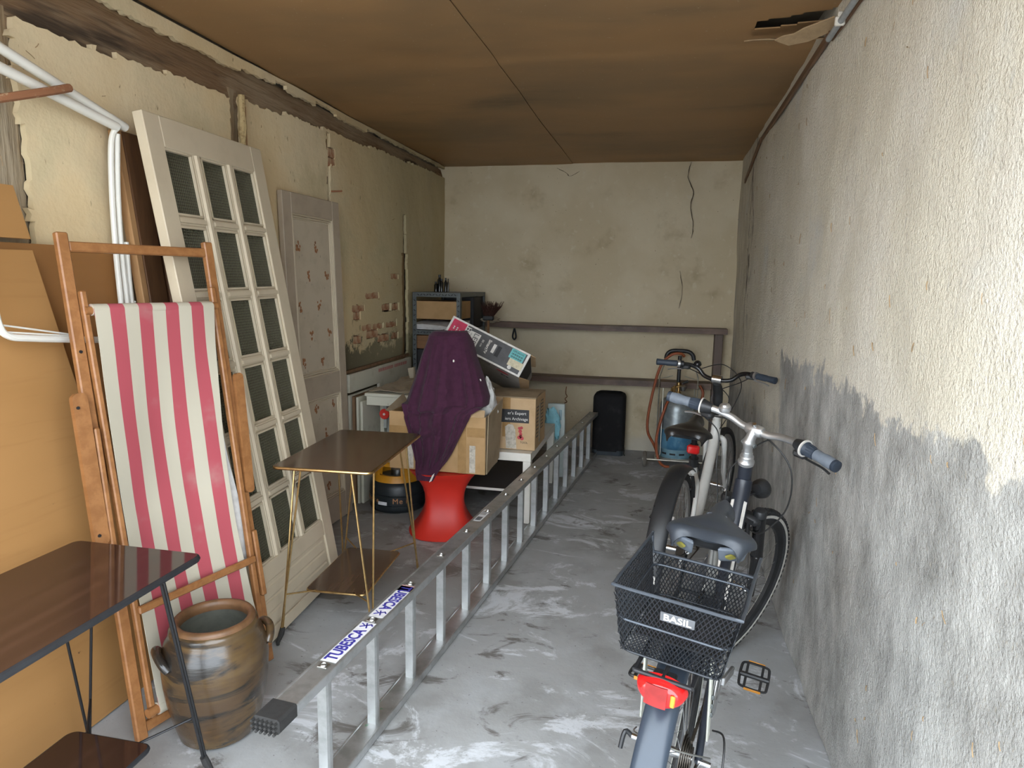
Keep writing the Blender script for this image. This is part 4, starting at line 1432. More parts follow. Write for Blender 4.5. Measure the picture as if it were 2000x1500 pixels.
for lo, hi, m in (((-1.115, 0.402), (-1.065, 0.73), 'tape'), ((-1.06, 0.62), (-0.955, 0.675), 'tape'), ((-1.535, 0.60), (-1.40, 0.66), 'tape'), ((-1.42, 0.41), (-1.385, 0.72), 'tape_clear'), ((-1.045, 0.41), (-1.01, 0.57), 'tape_clear')):
    wbox('tape', (lo[0], y0 - 0.0007, lo[1]), (hi[0], y0, hi[1]), MT[m], oc, 0)

# ---- crumpled white bag stuffed in the carton
b = MB()
lump(b, (-1.00, 3.79, 0.77), (0.062, 0.07, 0.16), 0.35, 8, 5, 26, 18)
tag(b.build('plastic_bag', MT['white_cloth'], None, 30, loc=(-1.0, 3.79, 0.68)), 'crumpled white bag sticking out of the open carton', 'bag')

# ---- purple garment draped over the carton
tab = [(1.214, -1.25, -1.115, 3.685), (1.206, -1.30, -1.10, 3.655), (1.185, -1.325, -1.09, 3.63), (1.148, -1.342, -1.08, 3.61), (1.069, -1.372, -1.053, 3.59), (0.944, -1.407, -1.000, 3.57), (0.842, -1.442, -0.962, 3.555), (0.797, -1.454, -0.965, 3.545), (0.752, -1.444, -1.035, 3.545), (0.65, -1.41, -1.085, 3.54), (0.525, -1.374, -1.144, 3.535), (0.412, -1.347, -1.213, 3.53), (0.361, -1.338, -1.243, 3.528)]
def lerp_tab(v):
    t = v * (len(tab) - 1)
    i = min(int(t), len(tab) - 2)
    f = t - i
    return [a + (c - a) * f for a, c in zip(tab[i], tab[i + 1])]
def cloth(u, v):
    z, xl, xr, yf = lerp_tab(v)
    up = max(0, min(1, (z - 0.74) / 0.06))
    dep = 0.040 + up * 0.13 * (1 if z < 1.15 else max(0.25, (1.225 - z) / 0.075))
    a = math.pi * (1 - u)
    xc, w = (xl + xr) / 2, (xr - xl) / 2
    c, s = math.cos(a), math.sin(a)
    x = xc + w * (abs(c) ** 0.85) * (1 if c > 0 else -1)
    y = yf + dep * (1 - s ** 0.75)
    g = min(1, max(0, (1.20 - z) * 4))
    uu = u + 0.025 * math.sin(z * 9) * g
    ridge = lambda q: 1 - abs(math.sin(q)) ** 0.6
    fold = g * (0.040 * ridge(uu * 6.2 + 1.1 - 0.6 * z) + 0.046 * ridge(uu * 11.5 + 0.4) + 0.030 * ridge(uu * 19 + 1.7 + 0.5 * z) - 0.056) + 0.012 * g * fbm(x, z * 0.7, 4, 3)
    crease = 0.028 * math.exp(-((z - 0.742 - 0.03 * (u - 0.3)) / 0.012) ** 2) * (1 if u < 0.5 else 0.2)
    rr = ((u - 0.40) / 0.13) ** 2 + ((z - 0.70) / 0.075) ** 2
    loop = 0.030 * math.exp(-(rr - 0.7) ** 2 * 3) * (1 if z < 0.70 else max(0, 1 - (z - 0.70) / 0.05)) - 0.012 * math.exp(-rr * 3)
    yy = y - (fold + loop) * s + crease
    if z < 0.79:
        yy = min(yy, 3.590 if z > 0.5 else 3.590 - 0.058 * min(1, (0.5 - z) / 0.09))
    return (x, yy, z)
b = MB()
b.surf(cloth, 120, 150, 0.004)
pc = tag(b.build('draped_garment', MT['purple_cloth'], None, 60, loc=(-1.24, 3.55, 0.36)), 'dark purple garment draped over the open carton', 'garment')
for (bu, bv) in ((0.60, 0.345), (0.90, 0.42)):
    x, y, z = cloth(bu, bv)
    b = MB()
    b.lathe([(0, 0.004), (0.007, 0.003), (0.0085, 0)], 12, axes((x, y - 0.002, z), (1, 0.3 if bu > 0.8 else 0, 0), (0, 0.1, 1)))
    b.build('button', MT['white_lacquer'], pc, world=True)
b = MB()
b.prism([(-1.205, 0.362), (-1.19, 0.372), (-1.178, 0.40), (-1.172, 0.42), (-1.186, 0.405)], 0.002, axes((-0.05, 3.505, 0.0), (1, 0, 0), (0, 0, 1)))
b.build('care_tag', MT['white_lacquer'], pc, world=True)

# ---- tilted television carton
tau = R(23)
te = Vector((0.911, 0.0, -0.412)).normalized()
tu = Vector((0.412 * math.cos(tau), math.sin(tau), 0.911 * math.cos(tau))).normalized()
TM = axes((-1.375, 4.07, 1.140), te, tu)
tv = thing('television_carton', 'dark grey and pink television carton lying tilted on the heap', 'carton', M=TM)
TW, TH, TD = 0.56, 0.166, 0.62
def tb(name, lo, hi, m, parent=tv, bev=0.0):
    bq = MB()
    bq.bb(lo, hi, bev)
    return bq.build(name, m, parent)
tb('carton_body', (0, 0, -TD), (TW, TH, 0), MT['carton_light'], bev=0.002)
face = tb('end_face', (0, 0, 0), (TW, TH, 0.0006), MT['carton_white'])
tb('dark_panel', (0.118, 0.012, 0.0006), (TW - 0.016, TH - 0.012, 0.0012), MT['carton_grey'], face)
tb('pink_panel', (0.014, 0.012, 0.0006), (0.110, TH - 0.012, 0.0012), MT['carton_pink'], face)
lab = tb('white_label', (0.145, 0.045, 0.0012), (0.222, 0.132, 0.0018), MT['carton_white'], face)
tb('handle_slot', (0.352, 0.052, 0.0012), (0.378, 0.122, 0.002), MT['ink_black'], face, 0.0003)
tb('teal_sticker', (0.438, 0.088, 0.0013), (0.535, 0.152, 0.002), MT['sticker_teal'], face)
tb('cream_sticker', (0.452, 0.040, 0.0020), (0.550, 0.088, 0.0026), MT['sticker_cream'], face)
tb('white_label', (0.322, 0.062, 0.0012), (0.342, 0.122, 0.0018), MT['carton_white'], face)
def tvtext(body, size, m, x, y, z=0.0022, **kw):
    return lettering(body, size, m, face, axes((x, y, z), (0, -1, 0), (1, 0, 0)), **kw)
tvtext('LED', 0.048, MT['carton_grey'], 0.193, 0.088)
tvtext('TELEVISION', 0.012, MT['carton_grey'], 0.158, 0.088)
tvtext('HD', 0.042, MT['carton_white'], 0.131, 0.115, bold=0.001)
tvtext('80 cm', 0.020, MT['carton_white'], 0.248, 0.088)
tvtext('Smart', 0.028, MT['carton_white'], 0.290, 0.100, bold=0.0008)
tvtext('TV', 0.022, MT['carton_white'], 0.291, 0.052, bold=0.0008)
bq = MB()
for k in range(7):
    for j in range(3):
        if (k + j) % 4:
            bq.bb((0.035 + j * 0.022, 0.030 + k * 0.012, 0.0012), (0.044 + j * 0.022, 0.038 + k * 0.012, 0.0017))
bq.lathe([(0, 0.0018), (0.008, 0.0018), (0.008, 0.0012)], 14, Matrix.Translation((0.100, 0.090, 0)))
bq.build('icons', MT['ink_white'], face)['kind'] = 'stuff'
lettering('32PLA6205', 0.017, MT['ink_black'], face, axes((0.486, 0.138, 0.0024), (1, 0, 0), (0, 1, 0)))
bq = MB()
for k in range(2):
    for j in range(16):
        bq.bb((0.448 + j * 0.005, 0.095 + k * 0.018, 0.002), (0.448 + j * 0.005 + (0.003 if j % 3 else 0.0015), 0.107 + k * 0.018, 0.0024))
bq.build('printing', MT['ink_black'], face)['kind'] = 'stuff'
bq = MB()
bq.lathe([(0, 0.0028), (0.013, 0.0028), (0.013, 0.0012)], 18, Matrix.Translation((0.475, 0.030, 0)))
bq.build('round_mark', MT['carton_white'], face)
# printing on the pale large side below
lw = MB()
lw.lathe([(0, 0.001), (0.03, 0.001), (0.03, 0)], 20, axes((0.44, 0.0, -0.085), (1.3, 0, 0), (0, 0, 1), None) @ Matrix.Diagonal((1.5, 0.8, 1, 1)))
lw.build('red_mark', MT['ink_red'], tv)
lettering('Era', 0.045, MT['ink_black'], tv, axes((0.45, -0.001, -0.165), (1, 0, 0), (0, 0, 1)), bold=0.001)
lettering('NOTICE', 0.022, MT['ink_black'], tv, axes((0.31, -0.001, -0.05), (1, 0, 0), (0, 0, 1)))
# opened end: black sheet stands for the shaded inside, plus flaps
tb('mouth_shade', (TW, 0.01, -TD * 0.7), (TW + 0.001, TH - 0.01, -0.01), MT['ink_black'])
bq = MB()
bq.hexa([V(TW, 0, -0.005), V(TW + 0.055, 0.03, -0.10), V(TW + 0.055, 0.034, -0.10), V(TW, 0.004, -0.005), V(TW, 0, -0.42), V(TW + 0.05, 0.03, -0.38), V(TW + 0.05, 0.034, -0.38), V(TW, 0.004, -0.42)])
bq.build('flap', MT['cardboard_pale'], tv)
bq = MB()
bq.hexa([V(TW, TH - 0.004, -0.005), V(TW + 0.03, TH + 0.002, -0.03), V(TW + 0.03, TH + 0.006, -0.03), V(TW, TH, -0.005), V(TW, TH - 0.004, -0.3), V(TW + 0.03, TH + 0.002, -0.28), V(TW + 0.03, TH + 0.006, -0.28), V(TW, TH, -0.3)])
bq.build('flap', MT['cardboard_pale'], tv)
# pale printed carton supporting it
b = MB()
b.hexa([V(-1.20, 4.42, 0.455), V(-0.86, 4.42, 0.455), V(-0.86, 4.84, 0.455), V(-1.20, 4.84, 0.455), V(-1.20, 4.42, 0.78), V(-0.86, 4.42, 0.70), V(-0.86, 4.84, 0.60), V(-1.20, 4.84, 0.66)], 0.002)
tag(b.build('small_carton', MT['cardboard_grey'], loc=(-1.03, 4.63, 0.455)), 'plain grey brown carton behind the archive box under the tilted television carton', 'carton')
# black foldback clip seen behind the television carton
b = MB()
b.tube(cr([(-1.31, 5.94, 1.085), (-1.322, 5.94, 1.04), (-1.325, 5.94, 1.005), (-1.31, 5.94, 0.985), (-1.295, 5.94, 1.005), (-1.298, 5.94, 1.04), (-1.31, 5.94, 1.085)], 5), 0.008, 8)
tag(b.build('hanging_clamp', MT['black_metal'], loc=(-1.31, 5.94, 1.085)), 'small black clamp hanging under the upper wall shelf', 'clamp')

# ---- beer kegs
kg = thing('beer_keg', 'black rubber beer keg with yellow collar beside the red seat', 'keg', (-1.675, 4.065, 0))
b = MB()
b.lathe([(0, 0), (0.155, 0), (0.178, 0.012), (0.186, 0.03), (0.186, 0.052), (0.181, 0.056), (0.186, 0.061), (0.188, 0.115), (0.183, 0.12), (0.187, 0.125), (0.185, 0.165), (0.175, 0.195), (0.150, 0.212), (0.10, 0.22), (0, 0.22)], 64)
b.build('body', MT['keg_black'], kg, 40)
b = MB()
b.lathe([(0.165, 0.203), (0.160, 0.222), (0.148, 0.245), (0.130, 0.245), (0.130, 0.205)], 64)
b.build('collar', MT['keg_yellow'], kg, 40)
b = MB()
b.lathe([(0.140, 0.305), (0.138, 0.325), (0.128, 0.332), (0.120, 0.325), (0.122, 0.305), (0.140, 0.305)], 64)
b.build('handle_ring', MT['keg_yellow'], kg, 40)
for k in range(3):
    a0 = R(-90 + 30 + 120 * k)
    b = MB()
    b.lathe([(0.150, 0.24), (0.140, 0.31), (0.122, 0.31), (0.130, 0.24), (0.150, 0.24)], 16, None, True, a0, a0 + R(62))
    b.build('handle_post', MT['keg_yellow'], kg, 40)
b = MB()
b.lathe([(0.045, 0.22), (0.045, 0.26), (0.03, 0.275), (0, 0.275)], 24)
b.build('tap_fitting', MT['steel'], kg, 40)
def ring_text(body, size, m, parent, rad, z, a_mid, name='lettering'):
    n = len(body)
    for i, ch in enumerate(body):
        if ch == ' ':
            continue
        a = a_mid + (i - (n - 1) / 2) * size * 0.72 / rad
        p = Vector((rad * math.cos(a), rad * math.sin(a), z))
        tn = Vector((-math.sin(a), math.cos(a), 0))
        lettering(ch, size, m, parent, axes(p, tn, (0, 0, 1)), name=name)
ring_text('Force', 0.042, MT['ink_orange'], kg, 0.1885, 0.09, R(-130))
ring_text('Mei', 0.05, MT['ink_orange'], kg, 0.1885, 0.09, R(-62))
b = MB()
b.lathe([(0.1882, 0.062), (0.1886, 0.062), (0.1886, 0.084), (0.1882, 0.084)], 10, None, True, R(-110), R(-90))
b.build('label', MT['sticker_white'], kg)
kg2 = thing('beer_keg', 'plain black beer keg half hidden behind the red seat', 'keg', (-1.475, 4.39, 0))
b = MB()
b.lathe([(0, 0), (0.14, 0), (0.160, 0.015), (0.165, 0.04), (0.165, 0.30), (0.155, 0.33), (0.13, 0.35), (0, 0.35)], 48)
b.build('body', MT['keg_black'], kg2, 40)
b = MB()
b.lathe([(0.135, 0.345), (0.135, 0.40), (0.128, 0.405), (0.12, 0.40), (0.12, 0.345)], 48)
b.build('handle_ring', MT['keg_black'], kg2, 40)

# ---- old white table with a dusty sheet
ot = thing('old_table', 'old cream painted table with a deep edge against the left wall', 'table', (-1.60, 4.5, 0))
wbox('table_top', (-1.905, 4.06, 0.735), (-1.34, 5.0, 0.757), MT['old_white'], ot, 0.004)
wbox('apron', (-1.895, 4.07, 0.675), (-1.35, 4.09, 0.735), MT['old_white'], ot, 0.002)
wbox('apron', (-1.895, 4.09, 0.675), (-1.875, 4.98, 0.735), MT['old_white'], ot, 0.002)
wbox('apron', (-1.37, 4.09, 0.675), (-1.35, 4.98, 0.735), MT['old_white'], ot, 0.002)
for x, y in ((-1.870, 4.275), (-1.375, 4.62), (-1.875, 4.95), (-1.375, 4.95)):
    wbox('leg', (x - 0.014, y - 0.014, 0), (x + 0.014, y + 0.014, 0.735), MT['old_white'], ot, 0.003)
def dust(u, v):
    x, y = -1.885 + 0.50 * u, 4.09 + 0.80 * v
    return (x, y, 0.770 + 0.012 * math.sin(x * 60 + 5 * math.sin(y * 9)) * abs(fbm(x, y, 3, 2)) + 0.014 * fbm(x, y, 6, 9))
b = MB()
b.surf(dust, 50, 60, 0.003)
tag(b.build('dust_sheet', MT['dusty_cloth'], None, 60, loc=(-1.63, 4.5, 0.758)), 'crumpled dusty beige sheet spread on the old cream table', 'sheet')
b = MB()
b.hexa([V(-1.80, 4.60, 0.785), V(-1.77, 4.61, 0.785), V(-1.765, 4.64, 0.785), V(-1.795, 4.63, 0.785), V(-1.815, 4.60, 0.86), V(-1.77, 4.615, 0.87), V(-1.765, 4.64, 0.87), V(-1.805, 4.635, 0.86)], 0.004)
tag(b.build('paper_scrap', MT['dusty_cloth'], None, 30, loc=(-1.785, 4.62, 0.785)), 'small upright beige scrap on the dusty sheet', 'scrap')
# boards standing between the papered door and the old table
for k, (x, m, h, lab_) in enumerate(((-1.992, 'old_white', 0.742, 'white painted board standing nearest the left wall, by the papered door'), (-1.968, 'brown_board', 0.735, 'thin brown board between the white boards, by the papered door'), (-1.945, 'old_white', 0.728, 'white board in the middle of the standing stack'), (-1.922, 'old_white', 0.70, 'narrow cream board standing closest to the old table'))):
    b = MB()
    b.bb((x - 0.009, 4.012 + 0.012 * k, 0), (x + 0.007 + 0.002 * (k % 2), 4.45, h), 0.002)
    tag(b.build('standing_board', MT[m], None, loc=(x, 4.2, 0)), lab_, 'board')
b = MB()
b.bb((-1.858, 4.31, 0), (-1.78, 4.325, 0.670), 0.002)
tag(b.build('grey_panel', MT['grey_board'], None, loc=(-1.82, 4.32, 0)), 'grey panel standing under the old cream table', 'panel')
b = MB()
b.bb((-1.998, 4.47, 0), (-1.978, 5.10, 0.885), 0.002)
b.bb((-2.003, 3.995, 0.76), (-1.978, 5.10, 0.882), 0.003)
pk = tag(b.build('white_plank', MT['old_white'], None, loc=(-1.99, 4.6, 0)), 'long white shelf plank with a row of red marks along the left wall', 'plank')
b = MB()
for k in range(26):
    if k == 13:
        continue
    b.bb((-1.9782, 4.46 + k * 0.021, 0.842), (-1.9776, 4.470 + k * 0.021, 0.866))
b.build('red_marks', MT['ink_red'], pk, world=True) if False else None
bb_ = b
o = bb_.build('red_marks', MT['ink_red'], pk, world=True)
o['kind'] = 'stuff'
b = MB()
b.bar((-2.004, 3.99, 0.895), (-2.004, 5.10, 0.905), 0.018, 0.02)
tag(b.build('brown_batten', MT['brown_board'], None, loc=(-2.0, 4.5, 0.9)), 'thin brown batten lying on top of the white plank', 'batten')
rl = thing('red_reel', 'red plastic disc with a white hub hanging under the old table', 'reel', (-1.84, 4.235, 0.585))
RM_ = axes((0, 0, 0), (1, 0, 0), (0, 0, 1))
b = MB()
b.lathe([(0, 0.006), (0.012, 0.006), (0.014, 0.004), (0.034, 0.006), (0.037, 0.0), (0.034, -0.008), (0, -0.008)], 28, RM_)
b.build('disc', MT['red_plastic'], rl)
b = MB()
b.lathe([(0, 0.010), (0.008, 0.009), (0.009, 0.004)], 16, RM_)
b.build('hub', MT['white_lacquer'], rl)
b = MB()
b.bar((0.0, 0.012, -0.10), (0.0, 0.012, 0.085), 0.022, 0.004, up=(0, 1, 0))
b.build('strap', MT['grey_board'], rl)

# ---- slotted angle shelving in the corner
su = thing('shelving_unit', 'dark slotted angle iron shelving unit in the back corner', 'shelving', (-1.78, 5.55, 0))
GX0, GX1, GY0, GY1, GZ = -1.992, -1.585, 5.17, 5.93, 1.405
GMt = MT['gunmetal']
slot_me = None
def slots(parent, pts, ydir, name='slot_row'):
    bq = MB()
    for i, (p, ang) in enumerate(pts):
        p = Vector(p)
        d = Vector((math.cos(ang), 0, math.sin(ang))) * 0.009
        bq.bar(p - d, p + d, 0.006, 0.004, up=(0, 1, 0))
    so_ = bq.build(name, MT['ink_black'], parent, world=True)
    so_['kind'] = 'stuff'
for x, sx in ((GX0, 1), (GX1, -1)):
    for y, sy in ((GY0, 1), (GY1, -1)):
        b = MB()
        b.bb((min(x, x + sx * 0.034), min(y, y + sy * 0.002), 0), (max(x, x + sx * 0.034), max(y, y + sy * 0.002), GZ))
        b.bb((min(x, x + sx * 0.002), min(y, y + sy * 0.034), 0), (max(x, x + sx * 0.002), max(y, y + sy * 0.034), GZ))
        po = b.build('upright', GMt, su, world=True)
        if sy > 0:
            slots(po, [((x + sx * 0.018, y - 0.001, 0.3 + k * 0.04), R(40 if k % 2 else -40)) for k in range(27)], 1)
for z in (GZ, 1.10, 0.76, 0.40):
    b = MB()
    b.bb((GX0, GY0 + 0.001, z - 0.004), (GX1, GY1, z))
    b.bb((GX0 + 0.002, GY0 + 0.002, z - 0.036), (GX1 - 0.002, GY0 + 0.004, z - 0.002))
    b.bb((GX1 - 0.004, GY0 + 0.004, z - 0.034), (GX1 - 0.002, GY1 - 0.002, z - 0.004))
    s_ = b.build('shelf', GMt, su, world=True)
    slots(s_, [((GX0 + 0.05 + k * 0.026, GY0 - 0.0005, z - 0.018), R(35 if k % 2 else -35)) for k in range(13)], 1)
def simple(name, lo, hi, m, label, cat, bev=0.002, rot=0):
    bq = MB()
    bq.bb(lo, hi, bev)
    c = ((lo[0] + hi[0]) / 2, (lo[1] + hi[1]) / 2, lo[2])
    return tag(bq.build(name, MT[m], None, loc=c), label, cat)
simple('flat_carton', (-1.985, 5.185, 1.19), (-1.615, 5.56, 1.335), 'cardboard', 'plain brown carton on the top bay of the metal shelving', 'carton')
simple('dark_case', (-1.87, 5.60, 1.104), (-1.60, 5.90, 1.365), 'ink_black', 'black case at the back of the top shelving bay', 'case')
simple('wooden_box', (-1.985, 5.20, 0.945), (-1.62, 5.6, 1.055), 'wood_box', 'reddish wooden box standing on the cartons of the second shelving bay', 'box', 0.004)
simple('low_carton', (-1.98, 5.22, 0.763), (-1.63, 5.6, 0.943), 'ink_black', 'dark box under the reddish wooden box in the shelving', 'box', 0.004)
def papers(u, v):
    x, y = -1.985 + 0.37 * u, 5.18 + 0.36 * v
    return (x, y, 1.168 - 0.045 * u ** 3 * (1 - v) - 0.02 * (1 - v) ** 3 + 0.006 * fbm(x, y, 12, 3))
b = MB()
b.surf(papers, 24, 20, 0.022)
b.bb((-1.975, 5.20, 1.104), (-1.63, 5.55, 1.135))
tag(b.build('paper_bundle', MT['white_cloth'], None, 40, loc=(-1.8, 5.37, 1.104)), 'crumpled white papers under the brown carton on the shelving', 'papers')
simple('tape_roll_box', (-1.84, 5.62, 1.30), (-1.84 + 0.001, 5.63, 1.301), 'cardboard', 'x', 'x') if False else None
# bottles on top of the shelving
for k, (x, y, h, r, lab_) in enumerate(((-1.905, 5.50, 0.085, 0.016, 'short black bottle, leftmost on the shelving top'), (-1.880, 5.52, 0.145, 0.019, 'tallest black bottle on the shelving top'), (-1.852, 5.49, 0.110, 0.015, 'black bottle just right of the tallest one on the shelving top'), (-1.822, 5.51, 0.118, 0.012, 'slim black bottle right of the gap on the shelving top'), (-1.797, 5.50, 0.112, 0.008, 'thinnest black tube, rightmost on the shelving top'))):
    bt = thing('black_bottle', lab_, 'bottle', (x, y, GZ + 0.001), 0, 'black bottles on the shelving top')
    b = MB()
    b.lathe([(0, 0), (r, 0), (r, h * 0.68), (r * 0.55, h * 0.80), (r * 0.5, h * 0.86)], 16)
    b.build('body', MT['bottle_black'], bt)
    b = MB()
    b.lathe([(r * 0.6, h * 0.84), (r * 0.62, h), (0, h)], 14)
    b.build('cap', MT['black_plastic'], bt)
# broom head down in the corner, bristles up
br = thing('broom', 'broom with dark reddish bristles standing head up beside the shelving', 'broom', (-1.44, 5.55, 0))
b = MB()
b.tube([(-1.44, 5.55, 0.01), (-1.50, 5.72, 1.16)], 0.012, 8)
b.build('handle', MT['wood_box'], br, world=True)
b = MB()
b.box((-1.50, 5.725, 1.185), (0.10, 0.035, 0.045), bev=0.008)
b.build('head', MT['black_plastic'], br, world=True)
b = MB()
for i in range(170):
    o = Vector((random.uniform(-0.045, 0.045), random.uniform(-0.02, 0.02), 0))
    base = Vector((-1.50, 5.725, 1.20)) + o
    tip = base + Vector((o.x * 0.9 + 0.035 + random.gauss(0, 0.014), o.y * 2 + random.gauss(-0.02, 0.02), random.uniform(0.08, 0.135)))
    b.tube([base, base.lerp(tip, 0.5) + Vector((0.006, 0, 0.004)), tip], [0.0022, 0.002, 0.0013], 4)
bo = b.build('bristles', MT['bristle'], br, world=True)
bo['kind'] = 'stuff'

# ---- shelves on the back wall
SW = MT['shelf_wood']
def plank(name, lo, hi, m, label, n=24):
    lo, hi = Vector(lo), Vector(hi)
    bq = MB()
    bq.surf(lambda u, v: (lo.x + u * (hi.x - lo.x), lo.y + v * (hi.y - lo.y) + 0.004 * nz(u * 8, 0, 1, v), hi.z + 0.006 * nz(u * 3, 2, 1, 5)), n, 2, hi.z - lo.z)
    return tag(bq.build(name, m, None, 30, loc=((lo.x + hi.x) / 2, hi.y, lo.z)), label, 'shelf')
plank('wall_shelf', (-1.57, 5.90, 1.092), (0.535, 6.068, 1.138), SW, 'upper dark wooden plank shelf along the back wall')
plank('wall_shelf', (-1.40, 5.90, 0.618), (0.43, 6.068, 0.668), SW, 'lower dark wooden plank shelf along the back wall')
b = MB()
b.bb((0.436, 5.96, 0), (0.506, 6.06, 1.090), 0.004)
tag(b.build('shelf_post', MT['shelf_post'], None, loc=(0.47, 6.0, 0)), 'square dark wooden post under the right end of the upper shelf', 'post')
b = MB()
lump(b, (-1.50, 5.80, 1.165), (0.075, 0.06, 0.028), 0.5, 9, 2, 18, 10)
tag(b.build('crumpled_paper', MT['dusty_cloth'], None, 20, loc=(-1.50, 5.80, 1.137)), 'crumpled brown paper at the left end of the upper shelf', 'paper')

# ---- pale panel and turquoise cloth behind the coffee table
b = MB()
b.hexa([V(-0.835, 5.03, 0), V(-0.69, 5.03, 0), V(-0.69, 5.07, 0), V(-0.835, 5.07, 0), V(-0.84, 5.06, 0.575), V(-0.708, 5.06, 0.575), V(-0.708, 5.10, 0.575), V(-0.84, 5.10, 0.575)], 0.004)
pn = tag(b.build('pale_panel', MT['pale_panel'], None, loc=(-0.76, 5.06, 0)), 'pale green white panel standing behind the coffee table', 'panel')
b = MB()
for k in range(3):
    b.bb((-0.748 + k * 0.008, 5.048, 0.45), (-0.744 + k * 0.008, 5.0545, 0.53))
b.build('printing', MT['gas_foot'], pn, world=True)
b = MB()
lump(b, (-0.785, 4.958, 0.425), (0.060, 0.030, 0.125), 0.45, 9, 11, 26, 20)
tag(b.build('turquoise_cloth', MT['turquoise'], None, 50, loc=(-0.78, 4.95, 0.3)), 'light turquoise cloth hanging at the end of the coffee table', 'cloth')

# ---- black covered loudspeaker on the floor at the back
bg = thing('covered_speaker', 'black fabric covered loudspeaker standing on the floor at the back wall', 'speaker', (-0.425, 5.928, 0))
def bagshape(u, v):
    a = 2 * math.pi * u
    c, s = math.cos(a), math.sin(a)
    e = 5.5
    r = (abs(c) ** e + abs(s) ** e) ** (-1 / e)
    z = 0.035 + 0.515 * v
    k = 1.0
    if v > 0.9:
        k = math.sqrt(max(0, 1 - ((v - 0.9) / 0.1) ** 2)) * 0.28 + 0.72
    k *= 1 + 0.012 * fbm(a * 0.6, z, 3, 2) - 0.04 * (v - 0.5) ** 2
    return (0.142 * r * c * k, 0.115 * r * s * k, z)
b = MB()
b.surf(bagshape, 64, 40)
tp = [b.bm.verts.new(bagshape(i / 64, 1.0)) for i in range(64)]
b.bm.faces.new(tp)
b.build('fabric_cover', MT['bag_black'], bg, 50)
b = MB()
b.prism(rrect(0.275, 0.225, 0.035), 0.045, Matrix.Translation((0, 0, 0)), bev=0.004)
b.build('cabinet_base', MT['speaker_blue'], bg)
b = MB()
b.tube(cr([(0.14, -0.085, 0.10), (0.147, -0.10, 0.06), (0.145, -0.105, 0.02), (0.155, -0.11, 0.008)], 5), 0.004, 6)
b.build('strap', MT['bag_black'], bg)

# ---- gas bottle on a wire trolley
gt = thing('bottle_trolley', 'two wheeled wire trolley carrying the gas bottle at the back wall', 'trolley', (0.155, 5.74, 0))
ZN = MT['zinc']
def wt(name, pts, r, m, parent=gt, n=8, sm=False):
    bq = MB()
    bq.tube(cr(pts, 5) if sm else pts, r, n)
    return bq.build(name, m, parent, world=True)
for s, x in ((-1, -0.005), (1, 0.315)):
    wt('upright', [(x, 5.86, 0.05), (x, 5.86, 0.72), (x + s * 0.0 + 0.045 * -s, 5.87, 0.86), (x - s * 0.07, 5.88, 0.90)], 0.006, ZN)
    wt('hoop', [(x, 5.86, 0.66), (x + 0.0, 5.62, 0.66), (x + s * -0.035, 5.60, 0.66), (x + s * -0.035, 5.60, 0.10), (x, 5.60, 0.06)], 0.004, ZN)
    wt('brace', [(x, 5.86, 0.70), (0.155 - s * -0.05, 5.86, 0.73)], 0.004, ZN)
wt('axle', [(-0.10, 5.535, 0.066), (0.41, 5.535, 0.066)], 0.006, ZN)
wt('base_rail', [(-0.01, 5.54, 0.066), (-0.005, 5.86, 0.05), (0.315, 5.86, 0.05), (0.32, 5.54, 0.066)], 0.006, ZN)
b = MB()
b.bb((0.0, 5.60, 0.058), (0.31, 5.86, 0.066))
b.build('foot_plate', ZN, gt, world=True)
for x in (-0.092, 0.402):
    MW = axes((x, 5.535, 0.067), (0, 1, 0), (0, 0, 1))
    b = MB()
    b.lathe([(0.02, -0.013), (0.05, -0.015), (0.062, -0.012), (0.067, 0), (0.062, 0.012), (0.05, 0.015), (0.02, 0.013)], 32, MW)
    w_ = b.build('wheel', MT['wheel_grey'], gt, world=True)
    b = MB()
    b.lathe([(0, -0.02), (0.02, -0.018), (0.021, 0.018), (0, 0.02)], 16, MW)
    b.build('hub', ZN, w_, world=True)
b = MB()
b.tube([(0.155, 5.875, 0.66), (0.155, 5.875, 0.90)], 0.016, 12)
b.build('centre_tube', MT['black_plastic'], gt, world=True)
wt('handle', [(0.04, 5.87, 0.875), (0.05, 5.87, 0.915), (0.085, 5.87, 0.942), (0.155, 5.87, 0.946), (0.225, 5.87, 0.940), (0.262, 5.87, 0.910), (0.272, 5.87, 0.870)], 0.017, MT['black_plastic'], sm=True, n=12)
gb = thing('gas_bottle', 'blue and grey gas bottle with a brass valve on the wire trolley', 'gas bottle', (0.155, 5.735, 0.067))
b = MB()
b.lathe([(0.138, 0.0), (0.140, 0.075), (0.132, 0.08), (0.130, 0.0)], 40)
ft = b.build('foot_ring', MT['gas_foot'], gb)
b = MB()
for a in (-1.75, -1.2, -2.3):
    b.lathe([(0.1405, 0.030), (0.1412, 0.030), (0.1412, 0.045), (0.1405, 0.045)], 6, None, True, a - 0.17, a + 0.17)
b.build('slot', MT['ink_black'], ft)['kind'] = 'stuff'
b = MB()
b.lathe([(0, 0.045), (0.10, 0.05), (0.14, 0.075), (0.149, 0.11), (0.149, 0.235), (0.150, 0.24)], 48)
b.build('lower_body', MT['gas_blue'], gb, 50)
b = MB()
b.lathe([(0.150, 0.238), (0.149, 0.245), (0.149, 0.40), (0.142, 0.445), (0.118, 0.485), (0.08, 0.508), (0.035, 0.518), (0, 0.52)], 48)
b.build('upper_body', MT['gas_grey'], gb, 50)
b = MB()
b.lathe([(0.022, 0.51), (0.022, 0.545), (0.014, 0.55), (0.014, 0.60), (0.02, 0.605), (0.02, 0.625), (0, 0.63)], 16)
b.tube([(-0.035, -0.02, 0.545), (-0.03, -0.02, 0.60)], 0.012, 8)
b.tube([(-0.06, -0.02, 0.53), (-0.05, -0.02, 0.585)], 0.009, 8)
